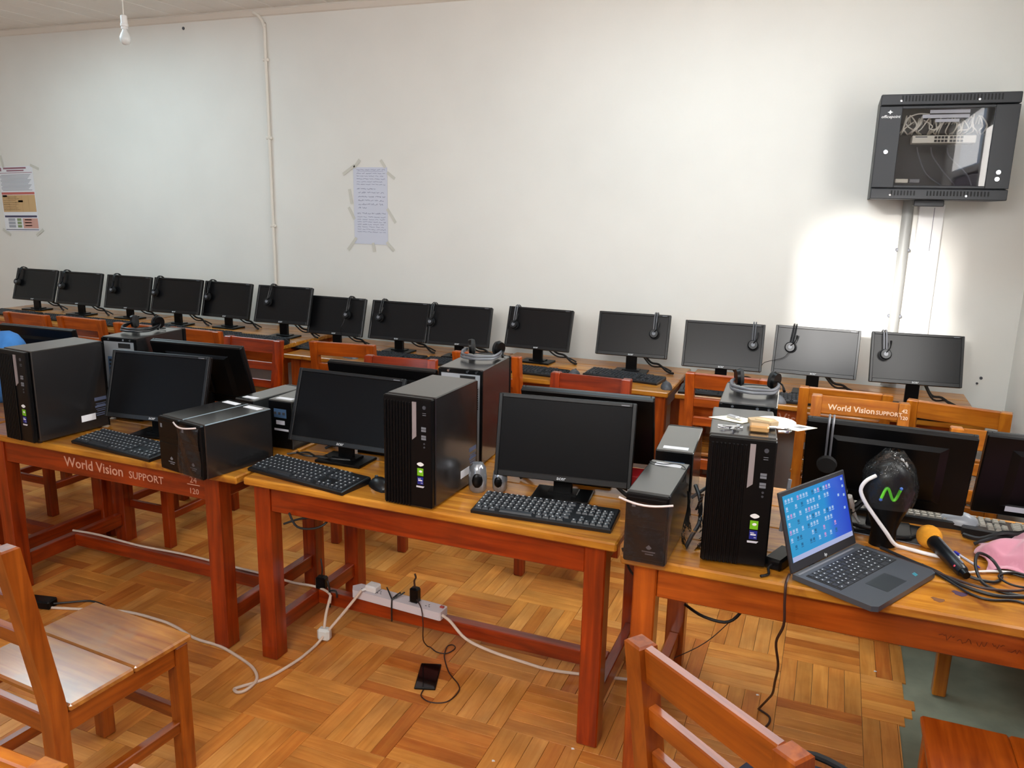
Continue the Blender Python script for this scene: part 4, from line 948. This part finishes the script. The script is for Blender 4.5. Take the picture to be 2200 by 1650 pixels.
# ------------------------------------------------------------------ things round the laptop
ng = thing('wrapped_speaker', 'black rounded device in clear wrap with green N mark', 'device', (.205, 2.40, .71), R(4))
def body(b):
    rings = []
    for z, rx, ry in ((.0, .036, .03), (.05, .034, .028), (.09, .046, .034), (.13, .062, .042), (.17, .068, .044), (.21, .060, .04), (.238, .034, .03), (.25, .012, .012)):
        rings.append([(rx*math.cos(2*PI*k/20), ry*math.sin(2*PI*k/20), z) for k in range(20)])
    b.loft(rings)
b = MB(); body(b); b.build('shell', M_BLACK, ng, True)
def wrap(u, v):
    a = u*2*PI; z = .12+.165*v; r = (.073*math.cos((v-.35)*1.25))*(1-.55*max(0, v-.7)/.3)+.004*math.sin(5*a+8*v)
    return (r*math.cos(a), r*.72*math.sin(a), z)
MB().grid(wrap, 24, 12).build('clear_wrap', clear('thin_clear_wrap', (238, 240, 240), .12, 1.4, .02, (180, 184, 186), .9, 30), ng, True)
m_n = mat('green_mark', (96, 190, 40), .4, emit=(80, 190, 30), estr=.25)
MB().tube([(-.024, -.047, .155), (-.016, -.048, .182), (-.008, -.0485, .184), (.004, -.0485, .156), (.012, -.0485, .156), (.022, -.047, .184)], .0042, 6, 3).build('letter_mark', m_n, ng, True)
for x, z in ((-.025, .151), (.023, .189)): MB().ell((x, -.049, z), (.005, .002, .005), 8, 5).build('blue_mark', mat('blue_mark', (70, 110, 190), .4), ng)
wc = tag(MB().tube([(.165, 2.362, .925), (.140, 2.352, .908), (.130, 2.350, .88), (.146, 2.352, .845), (.180, 2.356, .80), (.208, 2.358, .765), (.235, 2.372, .728), (.262, 2.385, .7165), (.290, 2.375, .7165), (.320, 2.366, .7165), (.358, 2.362, .7165), (.40, 2.372, .7165)], .0055, 8, 5).build('white_cable', M_WHITE, smooth=True), 'thick white cable curling from the black wrapped device', 'cable')
tag(MB().tube([(.105, 2.43, .83), (.115, 2.45, .80), (.13, 2.50, .75), (.15, 2.52, .716)], [.010, .006, .004], 6, 3).build('white_plug', M_WHITE, smooth=True), 'white plug standing behind the laptop screen', 'plug')
mh = Vector((.330, 2.425, .742)); mt = Vector((.392, 2.255, .727)); md = (mt-mh).normalized()
mi = thing('microphone', 'black handheld microphone with an orange foam head', 'microphone', mh)
mz = md.to_track_quat('Z', 'Y').to_matrix().to_4x4()
MB().ell((0, 0, -.008), (.034, .034, .036), 20, 11, mx=mz).build('foam_head', M_FOAM, mi, True)
MB().lathe([(.012, .012), (.020, .018), (.021, .04), (.0185, .10), (.016, .18), (.013, .185)], 18, mz).build('handle', M_BLACK2, mi, True)
MB().tube([mz @ Vector((.004, .0205, .035)), mz @ Vector((.004, .0175, .17))], .0028, 6).build('silver_line', M_SILVER, mi)
MB().cyl(mz @ Vector((0, 0, .185)), mz @ Vector((0, 0, .203)), .012, .010, 12).build('end_cap', M_BLACK, mi, True)
MB().ell(mz @ Vector((-.012, .006, .165)), (.005, .005, .004), 8, 5).build('red_button', mat('red_button', (220, 60, 84), .4), mi)
cbk = thing('charger_brick', 'black laptop charger brick between tower and laptop', 'charger', (-.058, 2.14, .71), R(70)); MB().rbox((0, 0, .016), (.11, .05, .032), .006).build('body', M_BLACK, cbk); MB().tube([(.055, 0, .016), (.09, .01, .01), (.12, -.02, .006), (.10, -.06, .005), (.03, -.07, .005)], .003, 6, 4).build('cord', M_CORDB, cbk, True)
MB().tube([(-.055, 0, .016), (-.075, .0, .012), (-.095, -.01, .006), (-.12, .0, .006)], .0035, 6, 4).build('cord', M_CORDB, cbk, True)
# cables in a heap
rc = random.Random(21)
def heap(label, pts, r, m=M_CORDB, sm=5): return tag(MB().tube(pts, r, 7, sm).build('cable', m, smooth=True), label, 'cable')
heap('black cable looping in front of the microphone', [(.395, 2.25, .722), (.43, 2.235, .72), (.47, 2.25, .716), (.49, 2.30, .718), (.47, 2.345, .74), (.435, 2.33, .755), (.425, 2.28, .735), (.44, 2.22, .716), (.50, 2.19, .715), (.60, 2.20, .715)], .0042)
heap('dark cable sagging along the laptop front corner', [(.20, 2.36, .716), (.27, 2.30, .716), (.33, 2.255, .716), (.38, 2.195, .716), (.45, 2.165, .715), (.52, 2.185, .715), (.62, 2.23, .716)], .0045)
heap('dark cable nearest the table front beside the ink stain', [(.30, 2.285, .716), (.36, 2.20, .715), (.40, 2.15, .714), (.44, 2.135, .714), (.50, 2.155, .714), (.56, 2.13, .714), (.70, 2.10, .714)], .0032)
heap('brown cable crossing beside the laptop right edge', [(.16, 2.345, .716), (.24, 2.305, .715), (.31, 2.262, .715), (.37, 2.215, .719), (.43, 2.185, .721), (.50, 2.20, .720), (.56, 2.25, .716), (.66, 2.29, .716)], .0036, M_CORDBR)
heap('thin black cable coiled under the pink cloth', [(.50, 2.33, .716), (.56, 2.30, .716), (.55, 2.25, .716), (.50, 2.24, .72), (.48, 2.28, .722), (.53, 2.32, .722), (.60, 2.29, .716), (.66, 2.25, .716)], .003)
heap('black cable bundle behind the laptop screen', [(.10, 2.52, .72), (.14, 2.47, .73), (.19, 2.45, .735), (.23, 2.44, .725), (.27, 2.46, .718), (.30, 2.50, .716)], .006)
heap('thin white cable beyond the microphone handle', [(.40, 2.275, .716), (.45, 2.305, .717), (.50, 2.325, .717), (.56, 2.335, .717)], .0032, M_WHITE)
dk = thing('dark_folder', 'dark flat folder lying behind the laptop', 'folder', (.22, 2.52, .71), R(-6)); MB().rbox((0, 0, .0025), (.24, .15, .005), .002).build('cover', M_BLACK, dk); MB().box((0, -.001, .0025), (.236, .149, .003)).build('pages', M_GREY, dk)
pe = thing('blue_pen', 'clear pen with blue cap near the pink cloth', 'pen', (.415, 2.385, .7135), R(-60)); MB().cyl((-.02, 0, .0), (.05, 0, .0), .0035, n=8).build('barrel', mat('clear_pen', (200, 205, 225), .2), pe, True); MB().cyl((-.042, 0, 0), (-.02, 0, 0), .0042, n=8).build('cap', mat('blue_cap', (50, 60, 190), .4), pe, True); MB().cyl((.05, 0, 0), (.06, 0, 0), .003, .001, n=8).build('tip', mat('blue_tip', (40, 50, 170), .4), pe, True)
pc = MB()
def cloth(u, v):
    x = -.02+u*.26; y = -.10+v*.20
    r = math.hypot((u-.55)*2, (v-.55)*2); h = .06*max(0, 1-r*r*.9)**.6
    return (x+.012*math.sin(9*v+3*u), y+.014*math.sin(8*u+4*v), .003+h*(1+.35*math.sin(11*u+5*v)*math.sin(7*v-4*u))+.012*abs(math.sin(9*u-6*v)))
pc.grid(cloth, 34, 30)
po_ = pc.build('pink_cloth', M_PINK, loc=(.475, 2.415, .712), smooth=True); tag(po_, 'crumpled pink cloth at the right table edge', 'cloth')
po_.modifiers.new('t', 'SOLIDIFY').thickness = .003
rd = thing('red_box', 'red and white box behind the centre right monitor', 'box', (-.535, 2.50, .71), R(5)); MB().rbox((0, 0, .038), (.06, .09, .076), .002).build('carton', mat('red_carton', (176, 26, 34), .5), rd); MB().box((0, -.0454, .022), (.058, .001, .040)).build('white_panel', M_PAPER, rd); text('print', '2X', .03, M_MATTE, rd, (-.024, -.0462, .012), bold=.001)
sg_ = thing('small_speaker', 'small shiny grey speaker left of the teal-black keyboard', 'speaker', (-1.03, 2.30, .71), R(25))
MB().lathe([(.022, 0), (.030, .01), (.031, .05), (.027, .085), (.017, .098), (.004, .10)], 18).build('shell', mat('shiny_grey', (150, 154, 160), .12, metal=.6), sg_, True); MB().ell((-.002, -.027, .045), (.018, .008, .026), 12, 7).build('grille', M_BLACK, sg_, True)
sg2 = thing('small_speaker', 'second small speaker tucked under monitor edge', 'speaker', (-.965, 2.335, .71), R(10))
MB().lathe([(.018, 0), (.025, .01), (.026, .04), (.022, .068), (.012, .078), (.003, .08)], 18).build('shell', mat('shiny_grey', (150, 154, 160), .12, metal=.6), sg2, True); MB().ell((-.001, -.022, .036), (.014, .006, .02), 12, 7).build('grille', M_BLACK, sg2, True)
wb = MB().grid(lambda u, v: (.05*(u-.5)*(1+.2*math.sin(6*v)), -.02*math.sin(u*PI)-.004*math.sin(9*v+5*u), .17*v), 10, 14).build('clear_bag', M_BAG, loc=(-.295, 2.13, .712), smooth=True); tag(wb, 'crumpled clear bag between slim computer and padlock tower', 'bag')
heap('black cables bunched beside the padlock tower', [(-.325, 2.33, .83), (-.30, 2.28, .80), (-.29, 2.22, .76), (-.30, 2.16, .74), (-.31, 2.12, .716)], .006)
heap('black cable crossing behind the hanging bag', [(-.33, 2.30, .80), (-.29, 2.33, .83), (-.25, 2.42, .85)], .005)
tag(MB().cyl((-.065, 2.15, .80), (-.055, 2.16, .945), .005, .005, 8).build('grey_rod', M_GREY, smooth=True), 'thin grey rod standing right of the padlock tower', 'rod')
heap('thin black cord lying across slim computer with the hanging bag', [(-.452, 2.255, .91), (-.41, 2.245, .911), (-.375, 2.262, .911), (-.345, 2.24, .909), (-.335, 2.20, .88)], .0014)
heap('black cord tangle beside keyboard on middle table', [(-1.80, 2.36, .72), (-1.74, 2.33, .725), (-1.68, 2.36, .72), (-1.63, 2.34, .726), (-1.56, 2.37, .72)], .004)
heap('second black cord tangle beneath centre left monitor', [(-1.83, 2.34, .716), (-1.76, 2.37, .722), (-1.69, 2.33, .728), (-1.62, 2.37, .716)], .0035)
bl = MB().ell((0, 0, 0), (.19, .10, .165), 22, 13).build('blue_bag', M_BLUEFAB, loc=(-3.46, 2.44, .871), smooth=True); tag(bl, 'plump blue fabric bag at the left edge', 'bag')
for v in bl.data.vertices: v.co += Vector((.008*math.sin(v.co.z*40+v.co.y*30), .006*math.sin(v.co.x*35), .008*math.sin(v.co.x*24+v.co.y*20)))

# ------------------------------------------------------------------ cords, power strip and phone below the tables
ps = thing('power_strip', 'white multi-socket power strip tied on the foot rail', 'power strip', (-1.415, 2.425, .1475), R(-3.5))
MB().prism([(-.205, 0), (-.185, -.029), (.20, -.029), (.205, -.024), (.205, .024), (.20, .029), (-.185, .029)], 0, .032).build('housing', mat('strip_white', (214, 206, 210), .4), ps)
for i in range(5):
    part('socket', 'socket', lambda b: (b.box((0, .006, .0003), (.003, .007, .001)), b.box((-.007, -.006, .0003), (.006, .003, .001)), b.box((.007, -.006, .0003), (.006, .003, .001))), M_GREYD, ps, loc=(-.15+i*.072, 0, .032))
MB().rbox((.19, .012, .034), (.016, .012, .008), .002).build('switch', mat('red_switch', (170, 60, 50), .4), ps)
pg = thing('white_plug', 'white plug pushed into left end of power strip', 'plug', (-1.525, 2.432, .180), R(-3.5)); MB().rbox((0, 0, .014), (.05, .046, .028), .006).build('body', M_WHITE, pg); MB().cyl((-.02, -.02, .012), (-.034, -.034, .006), .006, .004, 8).build('sleeve', M_WHITE, pg, True)
ch = thing('phone_charger', 'black phone charger plugged into the power strip', 'charger', (-1.335, 2.42, .180), R(-3.5)); MB().rbox((0, 0, .030), (.036, .032, .06), .006).build('body', M_BLACK, ch); MB().tube([(0, 0, .058), (-.003, 0, .085), (.004, 0, .10), (-.001, 0, .115)], .0035, 6, 3).build('twist_tie', M_CORDBR, ch, True)
for i, x in enumerate((-1.40, -1.41)):
    pass
tie = thing('cable_tie', 'black tie binding the power strip to the rail', 'cable tie', (-1.42, 2.425, .15))
MB().tube([(0, -.033, -.055), (0, -.034, .0), (0, -.030, .034), (0, .0, .036), (0, .031, .034), (0, .034, -.055)], .003, 6).build('loop', M_CORDB, tie); MB().tube([(0, -.03, .034), (-.03, -.005, .052), (-.042, .005, .058)], .0028, 6).build('tail', M_CORDB, tie); MB().tube([(0, -.03, .034), (.028, -.01, .05), (.04, -.004, .06)], .0028, 6).build('tail', M_CORDB, tie)
tie2 = thing('cable_tie', 'black tie hanging at the left end of foot rail', 'cable tie', (-1.70, 2.425, .15)); MB().tube([(0, -.03, -.06), (.002, -.032, .02), (-.008, -.03, .05)], .004, 6, 3).build('strap', M_CORDB, tie2, True); MB().tube([(0, -.03, .01), (.03, -.03, .015), (.036, -.032, -.01)], .0035, 6, 3).build('tail', M_CORDB, tie2, True)
ba = thing('black_adapter', 'small black adapter hanging at left end of foot rail', 'adapter', (-1.755, 2.425, .146), R(8)); MB().rbox((0, 0, .025), (.042, .034, .05), .005).build('body', M_BLACK, ba); MB().tube([(0, 0, .05), (.004, 0, .08), (-.006, .01, .12)], .003, 6, 3).build('cord', M_CORDB, ba, True)
fpz = .006
tag(MB().tube([(-1.556, 2.40, .19), (-1.60, 2.36, .12), (-1.66, 2.30, .03), (-1.672, 2.26, fpz), (-1.67, 2.20, fpz), (-1.672, 2.146, fpz), (-1.690, 2.05, fpz), (-1.715, 1.985, fpz), (-1.75, 1.935, fpz), (-1.76, 1.915, fpz), (-1.735, 1.905, fpz+.001), (-1.716, 1.925, fpz+.004), (-1.722, 1.985, fpz+.006), (-1.79, 2.045, fpz), (-1.90, 2.085, fpz), (-2.0, 2.109, fpz), (-2.115, 2.114, fpz), (-2.25, 2.15, fpz), (-2.35, 2.162, fpz), (-2.53, 2.155, fpz), (-2.75, 2.08, fpz), (-3.0, 2.0, fpz)], .0055, 8, 6).build('extension_cord', M_CORDW, smooth=True), 'white extension cord looping across the floor', 'cord')
wp = thing('white_plug', 'white square plug hanging above floor on its cord', 'plug', (-1.668, 2.31, .028), R(10)); MB().rbox((0, 0, 0), (.05, .036, .05), .010).build('body', mat('plug_white', (224, 228, 224), .35), wp); MB().tube([(0, .0, .024), (-.004, .03, .07), (-.002, .07, .125)], .0055, 8, 4).build('cord', M_CORDW, wp, True)
tag(MB().tube([(-3.1, 2.42, .150), (-2.95, 2.425, .154), (-2.7, 2.42, .150), (-2.45, 2.43, .152), (-2.2, 2.425, .150), (-2.02, 2.42, .151), (-1.88, 2.41, .150), (-1.80, 2.415, .152), (-1.74, 2.41, .151), (-1.69, 2.385, .15), (-1.675, 2.36, .13)], .0048, 8, 5).build('extension_cord', M_CORDW, smooth=True), 'thin white cord lying along left foot rail', 'cord')
tag(MB().tube([(-1.21, 2.40, .163), (-1.17, 2.385, .155), (-1.10, 2.37, .11), (-1.0, 2.37, .085), (-.88, 2.39, .06), (-.80, 2.42, .035), (-.70, 2.46, .02), (-.58, 2.50, .012), (-.46, 2.53, .010), (-.30, 2.56, .008)], .0055, 8, 5).build('extension_cord', M_CORDW, smooth=True), 'white cord sagging from right end of power strip', 'cord')
ph = thing('smartphone', 'black smartphone lying on the floor while charging', 'phone', (-1.192, 2.252, 0), R(19)); MB().rbox((0, 0, .0045), (.074, .152, .009), .0035).build('body', M_BLACK, ph); MB().rbox((0, 0, .0092), (.068, .144, .0008), .0003).build('screen', mat('phone_glass', (8, 9, 11), .08, spec=.6), ph)
tag(MB().tube([(-1.32, 2.405, .20), (-1.29, 2.385, .18), (-1.275, 2.37, .13), (-1.28, 2.38, .06), (-1.285, 2.42, .01), (-1.273, 2.425, .004), (-1.235, 2.405, .004), (-1.198, 2.413, .004), (-1.185, 2.455, .004), (-1.203, 2.474, .004), (-1.216, 2.455, .006), (-1.205, 2.41, .007), (-1.189, 2.376, .004), (-1.134, 2.303, .004), (-1.073, 2.252, .004), (-1.054, 2.21, .004), (-1.066, 2.147, .004), (-1.115, 2.123, .004), (-1.159, 2.14, .004), (-1.170, 2.176, .004)], .0022, 7, 6).build('charging_cord', M_CORDBR, smooth=True), 'dark charging cord curling round the phone', 'cord')
ad = thing('power_adapter', 'black power adapter on floor behind the left chair', 'adapter', (-2.87, 2.06, 0), R(12)); MB().rbox((0, 0, .018), (.12, .055, .036), .006).build('body', M_BLACK, ad); MB().tube([(.06, 0, .018), (.10, .03, .012), (.17, .07, .006), (.25, .05, .005), (.27, .03, .004)], .004, 6, 4).build('cord', M_CORDB, ad, True)
# cords hanging below the tables
heap('black cord looping below the left end of middle table', [(-1.66, 2.12, .59), (-1.62, 2.11, .55), (-1.56, 2.13, .548), (-1.53, 2.16, .57), (-1.56, 2.2, .60)], .004)
heap('second black cord below the left end of middle table', [(-1.70, 2.14, .535), (-1.64, 2.15, .56), (-1.58, 2.16, .575), (-1.52, 2.17, .60)], .004)
heap('black cord looping below left end of right table', [(-.34, 2.40, .40), (-.28, 2.42, .36), (-.20, 2.42, .36), (-.16, 2.44, .42), (-.19, 2.46, .50), (-.23, 2.46, .57)], .005)
heap('bent black cord hanging below right table apron', [(-.26, 2.40, .52), (-.19, 2.40, .475), (-.12, 2.41, .465), (-.11, 2.41, .53), (-.11, 2.41, .60)], .005)
heap('dark cord hanging in gap between middle and right tables', [(-.53, 2.30, .60), (-.50, 2.31, .52), (-.45, 2.32, .50), (-.39, 2.34, .50)], .004)
heap('dark cord hanging down from the laptop to floor', [(-.03, 2.055, .722), (-.035, 2.01, .715), (-.033, 2.004, .66), (-.03, 2.01, .60), (-.045, 2.06, .52), (-.035, 2.12, .42), (-.04, 2.2, .32), (-.045, 2.3, .22), (-.06, 2.42, .12), (-.085, 2.5, .03), (-.085, 2.53, .005), (-.05, 2.50, .004), (-.06, 2.44, .004), (-.12, 2.34, .004)], .0036, M_CORDBR)
heap('thin dark cord slanting under the right table', [(-.42, 2.62, .05), (-.30, 2.72, .10), (-.20, 2.80, .20), (-.10, 2.9, .30)], .0018, M_CORDBR)
# navy bag on the chair at bottom centre
nb_ = thing('navy_bag', 'dark navy bag lying on the bottom centre chair', 'bag', (.06, 1.47, .434), R(-37))
nv = MB().ell((0, 0, .05), (.17, .15, .05), 22, 11); nv.build('fabric', M_NAVY, nb_, True)
MB().tube([(-.14, .06, .08), (-.08, .12, .09), (.02, .14, .085), (.10, .11, .08), (.14, .04, .075)], .008, 8, 4).build('piping', M_MATTE, nb_, True)
# bits of litter on the floor
for i, (x, y, l) in enumerate(((-.604, 2.094, 'tiny white paper scrap by table leg foot'), (-.808, 1.945, 'tiny white crumb on floor near bottom edge'), (.286, 2.947, 'tiny white crumb near the torn floor edge'), (-.10, 2.62, 'tiny pale scrap beside the hanging cord'))):
    tag(MB().prism([(.006, 0), (.001, .004), (-.005, .002), (-.003, -.004)], 0, .002).build('scrap', M_WHITE, loc=(x, y, .0)), l, 'scrap')
